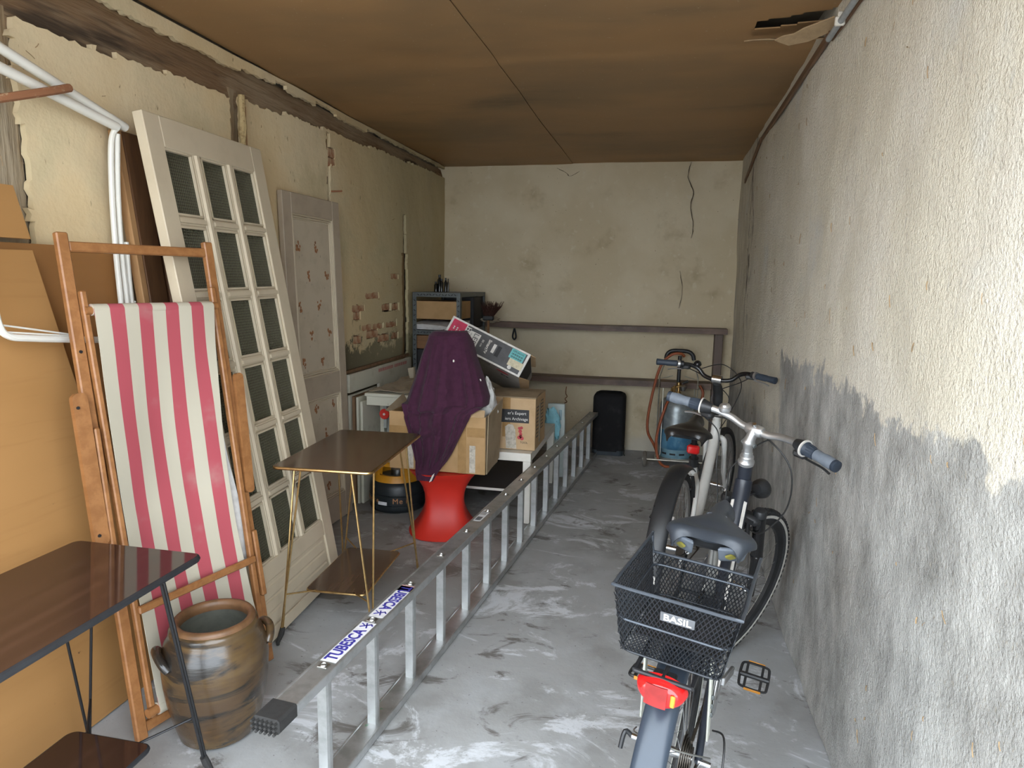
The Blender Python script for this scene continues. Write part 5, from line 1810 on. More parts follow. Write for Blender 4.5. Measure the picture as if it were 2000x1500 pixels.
b.tube([(-0.05, -0.02, 0.58), (0.03, -0.01, 0.60)], 0.010, 8)
b.build('valve', MT['brass'], gb)
b = MB()
b.lathe([(0, 0.555), (0.018, 0.56), (0.03, 0.585), (0.032, 0.595), (0.02, 0.605), (0, 0.606)], 20, Matrix.Translation((0.035, -0.02, 0)))
b.build('regulator', MT['steel'], gb)
b = MB()
b.tube([(0.03, -0.01, 0.62), (0.075, -0.01, 0.64)], [0.007, 0.014], 8)
b.build('valve_knob', MT['black_plastic'], gb)
b = MB()
b.tube(cr([(0.105, 5.70, 0.61), (0.06, 5.60, 0.52), (0.015, 5.575, 0.36), (-0.005, 5.57, 0.24), (0.0, 5.57, 0.13), (0.03, 5.555, 0.045), (0.07, 5.52, 0.020), (0.105, 5.53, 0.018)], 8), 0.0115, 10)
b.tube(cr([(0.19, 5.83, 0.905), (0.155, 5.80, 0.93), (0.08, 5.79, 0.915), (0.0, 5.79, 0.82), (-0.05, 5.79, 0.62), (-0.085, 5.79, 0.38), (-0.08, 5.79, 0.24), (-0.03, 5.80, 0.14), (0.0, 5.70, 0.10)], 8), 0.0115, 10)
b.tube(cr([(0.33, 5.84, 0.66), (0.36, 5.83, 0.60), (0.345, 5.82, 0.50)], 6), 0.0115, 10)
tag(b.build('gas_hose', MT['hose'], None, 60, loc=(0.1, 5.6, 0.02)), 'long red brown rubber hose looped around the gas bottle trolley', 'hose')
# ================================================================== bicycles (local X forward, Y left, Z up, origin at rear tyre contact)
def bike_matrix(x, y, heading, lean):
    h = R(heading)
    return axes((x, y, 0.002), (math.sin(h), math.cos(h), 0), (-math.cos(h), math.sin(h), 0)) @ Matrix.Rotation(R(lean), 4, 'X')

def bp(name, m, parent, fn, M=None, smooth=40):
    bq = MB()
    fn(bq)
    o = bq.build(name, m, parent, smooth)
    if M is not None:
        o.data.transform(M)
    return o

def wheel(bike, c, r, M, rim_m, tyre_m, knobs=False, stripe=None, spokes=32, rim_deep=0.018):
    WM = axes(c, (1, 0, 0), (0, 0, 1))          # wheel plane = local XZ
    T = (M @ WM) if M is not None else WM
    tr = 0.021
    rr = r - 2 * tr + 0.004                       # rim outer radius
    rim = bp('wheel', rim_m, bike, lambda b: b.ring([(0, -0.0125), (0, -0.010), (-0.006, -0.008), (-0.006, 0.008), (0, 0.010), (0, 0.0125), (-0.010, 0.0125), (-rim_deep, 0.007), (-rim_deep, -0.007), (-0.010, -0.0125)], rr, 72), T)
    prof = [(tr * math.cos(a), tr * math.sin(a)) for a in [2 * math.pi * k / 14 for k in range(14)]]
    bp('tyre', tyre_m, rim, lambda b: b.ring(prof, r - tr, 80), T, 60)
    if knobs:
        def kn(b):
            for k in range(84):
                a = 2 * math.pi * k / 84
                for z, dr in ((-0.016, -0.006), (0.016, -0.006), (0.0, 0.0)):
                    a2 = a + (0.037 if z == 0 else 0)
                    cdir = Vector((math.cos(a2), math.sin(a2), 0))
                    tdir = Vector((-math.sin(a2), math.cos(a2), 0))
                    p = cdir * (r + dr - 0.002) + Vector((0, 0, z))
                    b.bar(p - tdir * 0.006, p + tdir * 0.006, 0.010, 0.006, up=cdir)
        bp('tread', tyre_m, rim, kn, T)['kind'] = 'stuff'
    if stripe:
        for s in (-1, 1):
            bp('reflective_stripe', stripe, rim, lambda b: b.ring([(-0.0055, 0.0), (0.0055, 0.0), (0.0055, s * 0.0014), (-0.0055, s * 0.0014)], r - tr - 0.003, 80, Matrix.Translation((0, 0, s * 0.0208))), T)
    bp('hub', MT['chrome'], rim, lambda b: b.lathe([(0, -0.055), (0.006, -0.055), (0.006, -0.038), (0.022, -0.036), (0.022, -0.033), (0.013, -0.028), (0.013, 0.028), (0.022, 0.033), (0.022, 0.036), (0.006, 0.038), (0.006, 0.055), (0, 0.055)], 20), T)
    def sp(b):
        for k in range(spokes):
            a = 2 * math.pi * k / spokes
            s = 1 if k % 2 else -1
            off = R(32) * (1 if (k // 2) % 2 else -1)
            b.tube([(0.021 * math.cos(a + off), 0.021 * math.sin(a + off), s * 0.034), ((rr - rim_deep) * math.cos(a), (rr - rim_deep) * math.sin(a), s * 0.002)], 0.0011, 4)
    bp('spokes', MT['chrome'], rim, sp, T)['kind'] = 'stuff'
    return rim

def fender(bike, c, r, a0, a1, m, M=None, w=0.028, name='mudguard', dome=0.016):
    WM = axes(c, (1, 0, 0), (0, 0, 1))
    T = (M @ WM) if M is not None else WM
    out = [(-0.006 + dome * math.cos(t), w * math.sin(t)) for t in [R(-90 + 180 * k / 10) for k in range(11)]]
    inn = [(-0.009 + dome * math.cos(t), (w - 0.002) * math.sin(t)) for t in [R(90 - 180 * k / 10) for k in range(11)]]
    def f(b):
        prof = out + inn
        b.lathe([(r + p[0], p[1]) for p in prof] + [(r + prof[0][0], prof[0][1])], 40, None, True, R(a0), R(a1))
        for a in (R(a0), R(a1)):
            vs = [Vector(((r + p[0]) * math.cos(a), (r + p[0]) * math.sin(a), p[1])) for p in prof]
            b.bm.faces.new([b.bm.verts.new(v) for v in vs])
    return bp(name, m, bike, f, T, 40)

def saddle(bike, x0, x1, z, m, w_rear=0.098, name='saddle', tilt=0.0):
    L = x1 - x0
    def hw(u):
        t = max(0.0, min(1.0, (u - 0.25) / 0.45))
        t = t * t * (3 - 2 * t)
        base = w_rear * (1 - t) + 0.030 * t
        if u < 0.22:
            base *= 0.72 + 0.28 * math.sin(math.pi / 2 * (u / 0.22))
        if u > 0.88:
            base *= math.sqrt(max(0.02, 1 - ((u - 0.88) / 0.125) ** 2))
        return base
    def top(u, v):
        s = (v - 0.5) * 2
        ang = s * R(100)
        w = hw(u)
        d = 0.038 - 0.010 * u
        y = w * math.sin(max(-math.pi / 2, min(math.pi / 2, ang * 0.95)))
        zz = -d * (1 - math.cos(ang)) * (1.0)
        crown = 0.012 * math.exp(-((u - 0.12) / 0.16) ** 2) * math.cos(s * math.pi * 1.0 + math.pi) * (1 - abs(s) * 0.3)
        dip = -0.008 * math.sin(math.pi * u)
        edge = -0.022 * max(0, 1 - u / 0.10) ** 2
        scal = 0.010 * (1 - min(u / 0.05, 1)) * math.cos(s * math.pi * 2)
        return (x0 + u * L - (scal if u < 0.05 else 0), -y, z + zz + crown + dip + edge + tilt * (u - 0.5))
    s = bp(name, m, bike, lambda b: b.surf(top, 44, 36, 0.006), None, 70)
    def under(b):
        b.hexa([V(x0 + 0.03, -w_rear * 0.7, z - 0.060), V(x0 + 0.12, -w_rear * 0.7, z - 0.060), V(x0 + 0.12, w_rear * 0.7, z - 0.060), V(x0 + 0.03, w_rear * 0.7, z - 0.060), V(x0 + 0.02, -w_rear * 0.75, z - 0.025), V(x0 + 0.16, -w_rear * 0.6, z - 0.03), V(x0 + 0.16, w_rear * 0.6, z - 0.03), V(x0 + 0.02, w_rear * 0.75, z - 0.025)], 0.008)
    bp('saddle_base', MT['black_plastic'], s, under)
    for sy in (-1, 1):
        bp('saddle_rail', MT['black_metal'], s, lambda b: b.tube([(x0 + 0.05, sy * 0.022, z - 0.055), (x0 + 0.14, sy * 0.022, z - 0.065), (x1 - 0.05, sy * 0.012, z - 0.04)], 0.0035, 6))
    return s

def sprocket(b, c, r, t=0.004, teeth=0):
    b.lathe([(r * 0.55, -t / 2), (r, -t / 2), (r, t / 2), (r * 0.55, t / 2), (r * 0.55, -t / 2)], 44, axes(c, (1, 0, 0), (0, 0, 1)))

def pedal(bike, c, ang, reflect=True):
    c = Vector(c)
    M = Matrix.Translation(c) @ Matrix.Rotation(ang, 4, 'Y')
    s = 1 if c.y > 0 else -1
    pd = bp('pedal', MT['black_plastic'], bike, lambda b: (b.tube([(0, -0.045, 0), (0, 0.045, 0)], 0.008, 10), b.tube(cr([(-0.030, -0.042, 0), (-0.044, -0.034, 0), (-0.046, 0.0, 0), (-0.044, 0.034, 0), (-0.030, 0.044, 0), (0.030, 0.044, 0), (0.044, 0.034, 0), (0.046, 0, 0), (0.044, -0.034, 0), (0.030, -0.042, 0)], 3, True), 0.0045, 6, True, None), [b.bar((x1, y1, 0), (x2, y2, 0), 0.008, 0.008) for x1, y1, x2, y2 in ((-0.044, -0.022, 0.044, -0.022), (-0.044, 0.026, 0.044, 0.026))]), M)
    if reflect:
        for sx in (-1, 1):
            bp('pedal_reflector', MT['amber'], pd, lambda b: b.box((sx * 0.0505, 0.0, 0.0), (0.003, 0.052, 0.011), bev=0.001), M)
    return pd

# ------------------------------------------------------------------ white step-through bicycle (further back)
wbM = bike_matrix(0.075, 2.92, 13.5, 2.2)
wk = thing('white_bicycle', 'white step through bicycle with black saddle leaning near the right wall', 'bicycle', M=wbM)
WR, WBL = 0.345, 1.09
axw = lambda z: WBL - 0.047 - (z - WR) * 0.325
H0 = Vector((axw(0.85), 0, 0.85))
sa = Vector((-math.cos(R(72)), 0, math.sin(R(72))))
WS = Matrix.Translation(H0) @ Matrix.Rotation(-R(7), 4, sa) @ Matrix.Translation(-H0)
WF = MT['white_frame']
BB = Vector((0.455, 0, 0.275))
def sty(z):
    return Vector((BB.x - (z - BB.z) * 0.325, 0, z))
wheel(wk, (0, 0, WR), WR, None, MT['alu_rim'], MT['tyre'])
wheel(wk, (WBL, 0, WR), WR, WS, MT['alu_rim'], MT['tyre'])
bp('seat_tube', WF, wk, lambda b: b.tube([BB, sty(0.66)], 0.0185, 16))
bp('down_tube', WF, wk, lambda b: b.tube(cr([(axw(0.76), 0, 0.76), (axw(0.70) - 0.03, 0, 0.66), (0.72, 0, 0.44), (0.58, 0, 0.31), BB], 8), [0.024] * 4 + [0.027] * 29, 18))
bp('head_tube', WF, wk, lambda b: b.tube([(axw(0.64), 0, 0.64), (axw(0.80), 0, 0.80)], 0.021, 16))
for s in (-1, 1):
    bp('chain_stay', WF, wk, lambda b: b.tube([BB + V(0, s * 0.03, 0), (0.25, s * 0.045, 0.30), (0, s * 0.068, WR)], 0.010, 10))
    bp('seat_stay', WF, wk, lambda b: b.tube(cr([sty(0.60) + V(-0.01, s * 0.012, 0), (0.24, s * 0.040, 0.595), (0.18, s * 0.052, 0.555), (0, s * 0.068, WR)], 6), 0.0105, 10))
    bp('fork_leg', WF, wk, lambda b: b.tube(cr([(axw(0.66), s * 0.018, 0.665), (axw(0.655), s * 0.045, 0.655), (axw(0.61), s * 0.052, 0.60), (axw(0.45) + 0.005, s * 0.053, 0.45), (WBL, s * 0.055, WR)], 6), [0.016] * 13 + [0.014] * 6 + [0.011] * 6, 12), WS)
    bp('axle_nut', MT['chrome'], wk, lambda b: b.lathe([(0, 0.008), (0.009, 0.008), (0.009, -0.002), (0.013, -0.004), (0.013, -0.008), (0, -0.008)], 12, axes((WBL, s * 0.066, WR), (1, 0, 0), (0, 0, s))), WS)
# brakes
def vbrake(bike, M, x, z, m=MT['black_metal']):
    def f(b):
        for s in (-1, 1):
            b.tube([(x, s * 0.045, z - 0.05), (x - 0.012, s * 0.045, z), (x - 0.014, s * 0.035, z + 0.05)], 0.008, 8)
            b.box((x - 0.004, s * 0.032, z - 0.008), (0.05, 0.008, 0.010))
        b.tube([(x - 0.014, -0.035, z + 0.048), (x - 0.014, 0.035, z + 0.048)], 0.0022, 6)
    return bp('rim_brake', m, bike, f, M)
vbrake(wk, WS, axw(0.63) + 0.02, 0.63)
vbrake(wk, None, 0.145, 0.60)
fender(wk, (0, 0, WR), WR + 0.020, 62, 176, MT['black_plastic'], w=0.042)
fender(wk, (0, 0, WR), WR + 0.020, 176, 198, MT['black_plastic'], w=0.038, name='mud_flap', dome=0.010)
for s in (-1, 1):
    bp('mudguard_stay', MT['black_metal'], wk, lambda b: b.tube([(0, s * 0.07, WR), (-0.34, s * 0.034, WR + 0.06)], 0.0022, 6))
bp('mudguard_stay', MT['black_metal'], wk, lambda b: b.tube([(0, 0.075, WR), (-0.26, 0.036, WR + 0.27)], 0.0022, 6))
bp('rear_reflector', MT['carton_white'], wk, lambda b: b.box((-0.375, 0.0, WR + 0.0), (0.008, 0.04, 0.05), bev=0.003))
# seat post, lamp, saddle
bp('seat_post', MT['black_metal'], wk, lambda b: b.tube([sty(0.62), sty(0.83)], 0.0135, 14))
bp('seat_clamp', MT['black_plastic'], wk, lambda b: (b.tube([sty(0.645), sty(0.685)], 0.023, 16), b.tube(cr([sty(0.66) + V(-0.01, -0.024, 0), sty(0.66) + V(-0.03, -0.032, 0.0), sty(0.63) + V(-0.035, -0.034, 0)], 4), 0.005, 6)))
lm = bp('rear_lamp', MT['lens_red'], wk, lambda b: b.box(sty(0.735) + V(-0.022, 0, 0), (0.026, 0.058, 0.042), bev=0.008))
bp('lamp_bracket', MT['black_plastic'], lm, lambda b: b.tube([sty(0.715), sty(0.755)], 0.020, 14))
saddle(wk, 0.055, 0.33, 0.885, MT['saddle_black'], 0.100, tilt=0.02)
# bars
cz = 1.005
CX = axw(0.98) - 0.035
bp('stem', MT['black_metal'], wk, lambda b: b.tube([(axw(0.79), 0, 0.79), (axw(0.88), 0, 0.88)], 0.0155, 14), WS)
bp('stem_arm', MT['black_plastic'], wk, lambda b: b.tube(cr([(axw(0.85), 0, 0.85), (axw(0.92) + 0.0, 0, 0.925), (CX, 0, 0.985)], 5), [0.018, 0.022, 0.027, 0.027, 0.026, 0.026, 0.026, 0.026, 0.024, 0.022, 0.020], 14, flat=0.8), WS)
bp('bar_clamp', MT['chrome'], wk, lambda b: b.tube([(CX, -0.024, cz), (CX, 0.024, cz)], 0.022, 16), WS)
half = [(CX, 0, cz), (CX, 0.035, cz - 0.001), (CX + 0.004, 0.075, cz + 0.010), (CX + 0.004, 0.110, cz + 0.042), (CX - 0.012, 0.150, cz + 0.056), (CX - 0.045, 0.20, cz + 0.058), (CX - 0.095, 0.31, cz + 0.056)]
barp = [(p[0], -p[1], p[2]) for p in reversed(half[1:])] + half
bp('handlebar', MT['black_gloss'], wk, lambda b: b.tube(cr(barp, 6), 0.0115, 12), WS)
for s in (-1, 1):
    def at(t):
        a_, b_ = Vector(half[5]), Vector(half[6])
        p = a_.lerp(b_, t)
        return V(p.x, s * p.y, p.z)
    bp('grip', MT['grip_navy'], wk, lambda b: b.tube([at(0.10), at(0.12), at(0.55), at(0.6), at(1.0), at(1.02)], [0.013, 0.0165, 0.0165, 0.015, 0.0175, 0.014], 14), WS)
    bp('shifter_band', MT['silver'], wk, lambda b: b.tube([at(-0.02), at(0.08)], 0.020, 16), WS)
    bp('shifter', MT['black_plastic'], wk, lambda b: b.tube([at(-0.18), at(-0.03)], 0.0175, 14), WS)
    bp('brake_lever', MT['silver'], wk, lambda b: b.tube(cr([at(-0.22) + V(0.02, 0, -0.022), at(0.0) + V(0.042, 0, -0.032), at(0.35) + V(0.046, 0, -0.034), at(0.62) + V(0.050, 0, -0.042)], 5), [0.008] * 6 + [0.006] * 10, 8, flat=0.6), WS)
    bp('lever_mount', MT['black_plastic'], wk, lambda b: b.box(at(-0.25) + V(0.012, 0, -0.014), (0.034, 0.05, 0.024), bev=0.006), WS)
    bp('cable', MT['cable'], wk, lambda b: b.tube(cr([at(-0.3) + V(0.02, 0, -0.02), (CX + 0.10, s * 0.10, cz - 0.01), (CX + 0.12, -s * 0.04, cz - 0.10), (CX + 0.10, -s * 0.03, cz - 0.20), (axw(0.7) + 0.03, -s * 0.02, 0.70)], 7), 0.0026, 6), WS)
bp('cable', MT['cable'], wk, lambda b: b.tube(cr([(CX, 0.09, cz + 0.045), (CX + 0.10, 0.0, cz + 0.07), (CX + 0.12, -0.10, cz - 0.02), (CX + 0.09, -0.07, cz - 0.18), (CX + 0.08, -0.03, cz - 0.28)], 7), 0.0026, 6), WS)
bell = bp('bell', MT['black_gloss'], wk, lambda b: b.lathe([(0, 0.022), (0.012, 0.020), (0.019, 0.012), (0.021, 0.0), (0.012, -0.004), (0, -0.004)], 20, Matrix.Translation((CX + 0.0, 0.115, cz + 0.062)) @ Matrix.Rotation(R(-30), 4, 'Y')), WS)
# drive train
bp('chain_wheel', MT['black_metal'], wk, lambda b: sprocket(b, BB + V(0, -0.045, 0), 0.085))
bp('crank', MT['silver'], wk, lambda b: b.bar(BB + V(0, -0.06, 0), BB + V(0.14, -0.07, -0.09), 0.012, 0.024, up=(0.5, 0, 0.8)))
bp('crank', MT['silver'], wk, lambda b: b.bar(BB + V(0, 0.05, 0), BB + V(-0.14, 0.07, 0.09), 0.012, 0.024, up=(0.5, 0, 0.8)))
pedal(wk, BB + V(0.14, -0.13, -0.09), 0)
pedal(wk, BB + V(-0.14, 0.13, 0.09), 0)
bp('chain', MT['chain'], wk, lambda b: (b.tube([BB + V(0, -0.045, 0.085), V(0, -0.045, WR + 0.04)], 0.004, 6), b.tube([BB + V(0, -0.045, -0.085), V(0.0, -0.045, WR - 0.09)], 0.004, 6)))
bp('cassette', MT['chain'], wk, lambda b: b.lathe([(0.015, -0.02), (0.05, -0.018), (0.03, 0.012), (0.015, 0.012)], 24, axes((0, -0.045, WR), (1, 0, 0), (0, 0, 1))))
bp('yellow_tag', MT['yellow'], wk, lambda b: b.tube([(0.03, -0.10, 0.43), (0.03, -0.125, 0.43)], 0.007, 8))
bp('kickstand', MT['silver'], wk, lambda b: b.tube([(0.16, 0.06, 0.32), (0.10, 0.20, 0.01)], 0.008, 8))

# ------------------------------------------------------------------ black bicycle with basket (nearest)
bkM = bike_matrix(0.048, 1.60, 13.3, 4.3)
bk = thing('black_bicycle', 'black bicycle with rear wire basket and grey saddle, nearest the right wall', 'bicycle', M=bkM)
BR_, BWL = 0.333, 1.08
axb = lambda z: BWL - 0.047 - (z - BR_) * 0.325
H0 = Vector((axb(0.85), 0, 0.85))
BS = Matrix.Translation(H0) @ Matrix.Rotation(-R(25), 4, sa) @ Matrix.Translation(-H0)
BF = MT['black_frame']
BB = Vector((0.45, 0, 0.29))
wheel(bk, (0, 0, BR_), BR_, None, MT['black_plastic'], MT['tyre'], stripe=MT['strap'], rim_deep=0.026)
wheel(bk, (BWL, 0, BR_), BR_, BS, MT['black_plastic'], MT['tyre'], knobs=True, stripe=MT['carton_white'], rim_deep=0.026)
bp('head_tube', BF, bk, lambda b: b.tube([(axb(0.70), 0, 0.70), (axb(0.885), 0, 0.885)], 0.024, 18))
dt = bp('down_tube', BF, bk, lambda b: b.tube(cr([(axb(0.82), 0, 0.82), (axb(0.78) - 0.045, 0, 0.755), (0.68, 0, 0.50), (0.56, 0, 0.36), BB], 8), [0.026] + [0.030] * 32, 20))
for s in (-1, 1):
    def strp(b):
        P = cr([(axb(0.78) - 0.05, 0, 0.745), (0.70, 0, 0.54), (0.62, 0, 0.425)], 8)
        for p, q in zip(P, P[1:]):
            d = (q - p).normalized()
            nrm = Vector((d.z, 0, -d.x))
            nrm = nrm if nrm.z > 0 else -nrm
            off = nrm * 0.0222 + V(0, s * 0.0212, 0)
            b.bar(p + off, q + off, 0.0025, 0.012, up=(nrm + V(0, -s * 1.0, 0)))
    bp('white_stripe', MT['carton_white'], dt, strp)
bp('seat_tube', BF, bk, lambda b: b.tube([BB, sty(0.60)], 0.018, 16))
bp('top_tube', BF, bk, lambda b: b.tube(cr([(axb(0.74), 0, 0.735), (0.66, 0, 0.56), (0.40, 0, 0.48)], 6), 0.017, 14))
for s in (-1, 1):
    bp('chain_stay', BF, bk, lambda b: b.tube([BB + V(0, s * 0.03, 0), (0.25, s * 0.045, 0.315), (0, s * 0.07, BR_)], 0.010, 10))
    bp('seat_stay', BF, bk, lambda b: b.tube([sty(0.56) + V(0, s * 0.015, 0), (0.30, s * 0.045, 0.545), (0, s * 0.07, BR_)], 0.009, 10))
# suspension fork
bp('fork_crown', MT['black_plastic'], bk, lambda b: b.box((axb(0.685) + 0.005, 0, 0.680), (0.055, 0.165, 0.035), bev=0.012), BS)
for s in (-1, 1):
    bp('fork_leg', MT['black_gloss'], bk, lambda b: b.tube([(axb(0.70) + 0.02, s * 0.068, 0.705), (axb(0.69) + 0.02, s * 0.068, 0.695), (axb(0.52) + 0.032, s * 0.068, 0.53), (axb(0.52) + 0.032, s * 0.068, 0.525), (axb(0.5) + 0.034, s * 0.068, 0.50), (BWL - 0.005, s * 0.060, BR_)], [0.019, 0.022, 0.022, 0.024, 0.019, 0.015], 16), BS)
    bp('fork_cap', MT['black_plastic'], bk, lambda b: b.lathe([(0.0, 0.016), (0.018, 0.013), (0.024, 0.004), (0.024, -0.012), (0, -0.012)], 18, Matrix.Translation((axb(0.715) + 0.02, s * 0.068, 0.712)) @ Matrix.Rotation(R(-18), 4, 'Y')), BS)
    bp('fork_label', MT['sticker_white'], bk, lambda b: b.tube([(axb(0.45) + 0.04 - 0.0105, s * 0.0655, 0.47), (axb(0.40) + 0.045 - 0.013, s * 0.0625, 0.41)], [0.0150, 0.0140], 12), BS)
vbrake(bk, BS, axb(0.60) - 0.005, 0.62)
bp('headset', MT['silver'], bk, lambda b: b.lathe([(0.020, -0.014), (0.027, -0.012), (0.029, 0.0), (0.024, 0.006), (0.024, 0.020), (0.020, 0.024), (0.019, 0.04), (0, 0.04)], 24, Matrix.Translation((axb(0.895), 0, 0.895)) @ Matrix.Rotation(R(-18), 4, 'Y')))
cz = 1.012
CX = axb(1.0) + 0.028
bp('stem', MT['silver'], bk, lambda b: b.tube(cr([(axb(0.91), 0, 0.91), (axb(0.955), 0, 0.955), (axb(0.975) + 0.006, 0, 0.978), (CX, 0, cz)], 5), [0.0165, 0.0165, 0.0165, 0.0165, 0.017, 0.018, 0.021, 0.023, 0.023, 0.021, 0.019, 0.018, 0.018, 0.019, 0.020, 0.020], 16), BS)
bp('stem_bolt', MT['gunmetal'], bk, lambda b: (b.tube([(axb(0.965) + 0.004, -0.026, 0.962), (axb(0.965) + 0.004, 0.026, 0.962)], 0.008, 12)), BS)
bp('bar_clamp', MT['silver'], bk, lambda b: b.tube([(CX, -0.030, cz), (CX, -0.024, cz), (CX, 0.024, cz), (CX, 0.030, cz)], [0.017, 0.0205, 0.0205, 0.017], 18), BS)
bp('clamp_bolt', MT['chrome'], bk, lambda b: b.lathe([(0, 0.006), (0.007, 0.006), (0.009, 0.0), (0.004, -0.002)], 14, Matrix.Translation((CX - 0.012, 0, cz + 0.019)) @ Matrix.Rotation(R(-35), 4, 'Y')), BS)
half = [(CX, 0, cz), (CX, 0.05, cz), (CX - 0.004, 0.095, cz + 0.012), (CX - 0.020, 0.145, cz + 0.020), (CX - 0.035, 0.185, cz + 0.020), (CX - 0.075, 0.320, cz + 0.014)]
barp = [(p[0], -p[1], p[2]) for p in reversed(half[1:])] + half
bp('handlebar', MT['silver'], bk, lambda b: b.tube(cr(barp, 6), 0.0125, 14), BS)
for s in (-1, 1):
    def at(t):
        a_, b_ = Vector(half[4]), Vector(half[5])
        p = a_.lerp(b_, t)
        return V(p.x, s * p.y, p.z)
    g = bp('grip', MT['grip_grey'], bk, lambda b: b.tube([at(0.42), at(0.44), at(0.6), at(0.75), at(0.93), at(1.0)], [0.016, 0.0185, 0.0175, 0.0205, 0.019, 0.017], 18), BS)
    bp('grip_end', MT['grip_navy'], g, lambda b: b.tube([at(0.94), at(0.95), at(1.03), at(1.04)], [0.0185, 0.0195, 0.019, 0.015], 18), BS)
    bp('twist_shifter', MT['grip_navy'], bk, lambda b: (b.tube([at(0.14), at(0.16), at(0.42)], [0.024, 0.0215, 0.0185], 18), [b.tube([at(0.19) + V(0.0205 * math.cos(q), 0, 0.0205 * math.sin(q)), at(0.38) + V(0.0185 * math.cos(q), 0, 0.0185 * math.sin(q))], 0.002, 5) for q in [k * 0.42 for k in range(15)]]), BS)
    bp('shifter_ring', MT['carton_white'], bk, lambda b: b.tube([at(0.095), at(0.13)], 0.029, 24), BS)
    bp('shifter_body', MT['black_plastic'], bk, lambda b: (b.tube([at(-0.16), at(0.0), at(0.10)], [0.0165, 0.023, 0.027], 18), b.box(at(-0.02) + V(0.018, 0, -0.030), (0.035, 0.045, 0.024), bev=0.007)), BS)
    bp('brake_lever', MT['silver'] if s > 0 else MT['black_plastic'], bk, lambda b: b.tube(cr([at(-0.05) + V(0.025, 0, -0.038), at(0.2) + V(0.050, 0, -0.046), at(0.5) + V(0.055, 0, -0.046), at(0.72) + V(0.058, 0, -0.052)], 5), 0.0065, 8, flat=0.6), BS)
bp('bell', MT['silver'], bk, lambda b: b.lathe([(0, 0.024), (0.008, 0.023), (0.010, 0.019), (0.019, 0.015), (0.022, 0.006), (0.021, -0.002), (0, -0.002)], 24, Matrix.Translation((CX - 0.022, 0.118, cz + 0.034)) @ Matrix.Rotation(R(-30), 4, 'Y')), BS)
bp('cable', MT['cable'], bk, lambda b: b.tube(cr([(CX - 0.02, -0.19, cz - 0.015), (CX + 0.03, -0.12, cz + 0.01), (CX + 0.05, -0.02, cz - 0.04), (CX + 0.02, 0.05, cz - 0.16), (axb(0.8), 0.06, 0.78), (axb(0.7) - 0.02, 0.04, 0.64)], 8), 0.0027, 6), BS)
bp('cable', MT['cable'], bk, lambda b: b.tube(cr([(CX - 0.03, 0.19, cz - 0.012), (CX + 0.05, 0.10, cz - 0.01), (CX + 0.06, -0.03, cz - 0.03), (CX + 0.07, -0.13, cz - 0.10), (CX + 0.09, -0.15, cz - 0.24), (CX + 0.08, -0.10, cz - 0.36), (axb(0.62), -0.045, 0.63)], 8), 0.0030, 6), BS)
bp('cable', MT['cable'], bk, lambda b: b.tube(cr([(CX - 0.03, 0.18, cz - 0.02), (CX + 0.02, 0.14, cz - 0.07), (CX + 0.0, 0.10, cz - 0.18), (axb(0.75) - 0.03, 0.075, 0.72), (axb(0.70) - 0.06, 0.05, 0.60)], 8), 0.0024, 6), BS)
hl = bp('headlamp', MT['black_plastic'], bk, lambda b: b.lathe([(0, -0.03), (0.02, -0.028), (0.034, -0.012), (0.037, 0.010), (0.034, 0.016), (0.028, 0.012), (0, 0.012)], 26, axes((axb(0.78) + 0.10, -0.015, 0.775), (0, 1, 0), (0, 0, 1))), BS)
bp('lamp_bracket', MT['black_plastic'], hl, lambda b: b.bar((axb(0.76) + 0.02, 0, 0.75), (axb(0.78) + 0.09, -0.012, 0.765), 0.014, 0.008), BS)
# seat post, saddle
bp('seat_post', MT['steel'], bk, lambda b: b.tube([sty(0.56), sty(0.83)], 0.0145, 16))
bp('seat_clamp', MT['black_metal'], bk, lambda b: b.tube([sty(0.585), sty(0.615)], 0.022, 16))
sd = saddle(bk, 0.110, 0.395, 0.885, MT['saddle_grey'], 0.110, tilt=-0.01)
for s in (-1, 1):
    bp('corner_guard', MT['grip_grey'], sd, lambda b: b.hexa([V(0.088, s * 0.034, 0.785), V(0.125, s * 0.092, 0.785), V(0.135, s * 0.088, 0.780), V(0.10, s * 0.034, 0.780), V(0.070, s * 0.030, 0.822), V(0.112, s * 0.100, 0.820), V(0.125, s * 0.096, 0.822), V(0.085, s * 0.03, 0.825)] if s > 0 else [V(0.10, -0.034, 0.780), V(0.135, -0.088, 0.780), V(0.125, -0.092, 0.785), V(0.088, -0.034, 0.785), V(0.085, -0.03, 0.825), V(0.125, -0.096, 0.822), V(0.112, -0.100, 0.820), V(0.070, -0.030, 0.822)], 0.004), Matrix.Translation((0.025, 0, 0.03)))
    def eye(b):
        M0 = axes((0.0845, s * 0.062, 0.804), (0.042, s * 0.064, 0), (-0.016, 0, 0.036))
        b.prism([(0.014 * math.cos(t), 0.007 * math.sin(t) * (1 - 0.5 * abs(math.cos(t)))) for t in [k * 2 * math.pi / 16 for k in range(16)]], 0.006, M0 @ Matrix.Translation((0, 0, -0.003)))
    bp('corner_mark', MT['mustard'], sd, eye, Matrix.Translation((0.025, 0, 0.03)))
bp('rust_stain', MT['rusty_stain'], sd, lambda b: [b.prism([(x_ + r_ * math.cos(t) * random.uniform(.7, 1.2), y_ + r_ * math.sin(t)) for t in [k * 2 * math.pi / 9 for k in range(9)]], 0.0012, Matrix.Translation((0.03, 0, 0.8765))) for x_, y_, r_ in ((0.285, 0.0, 0.011), (0.278, 0.013, 0.005), (0.290, -0.011, 0.005))])['kind'] = 'stuff'
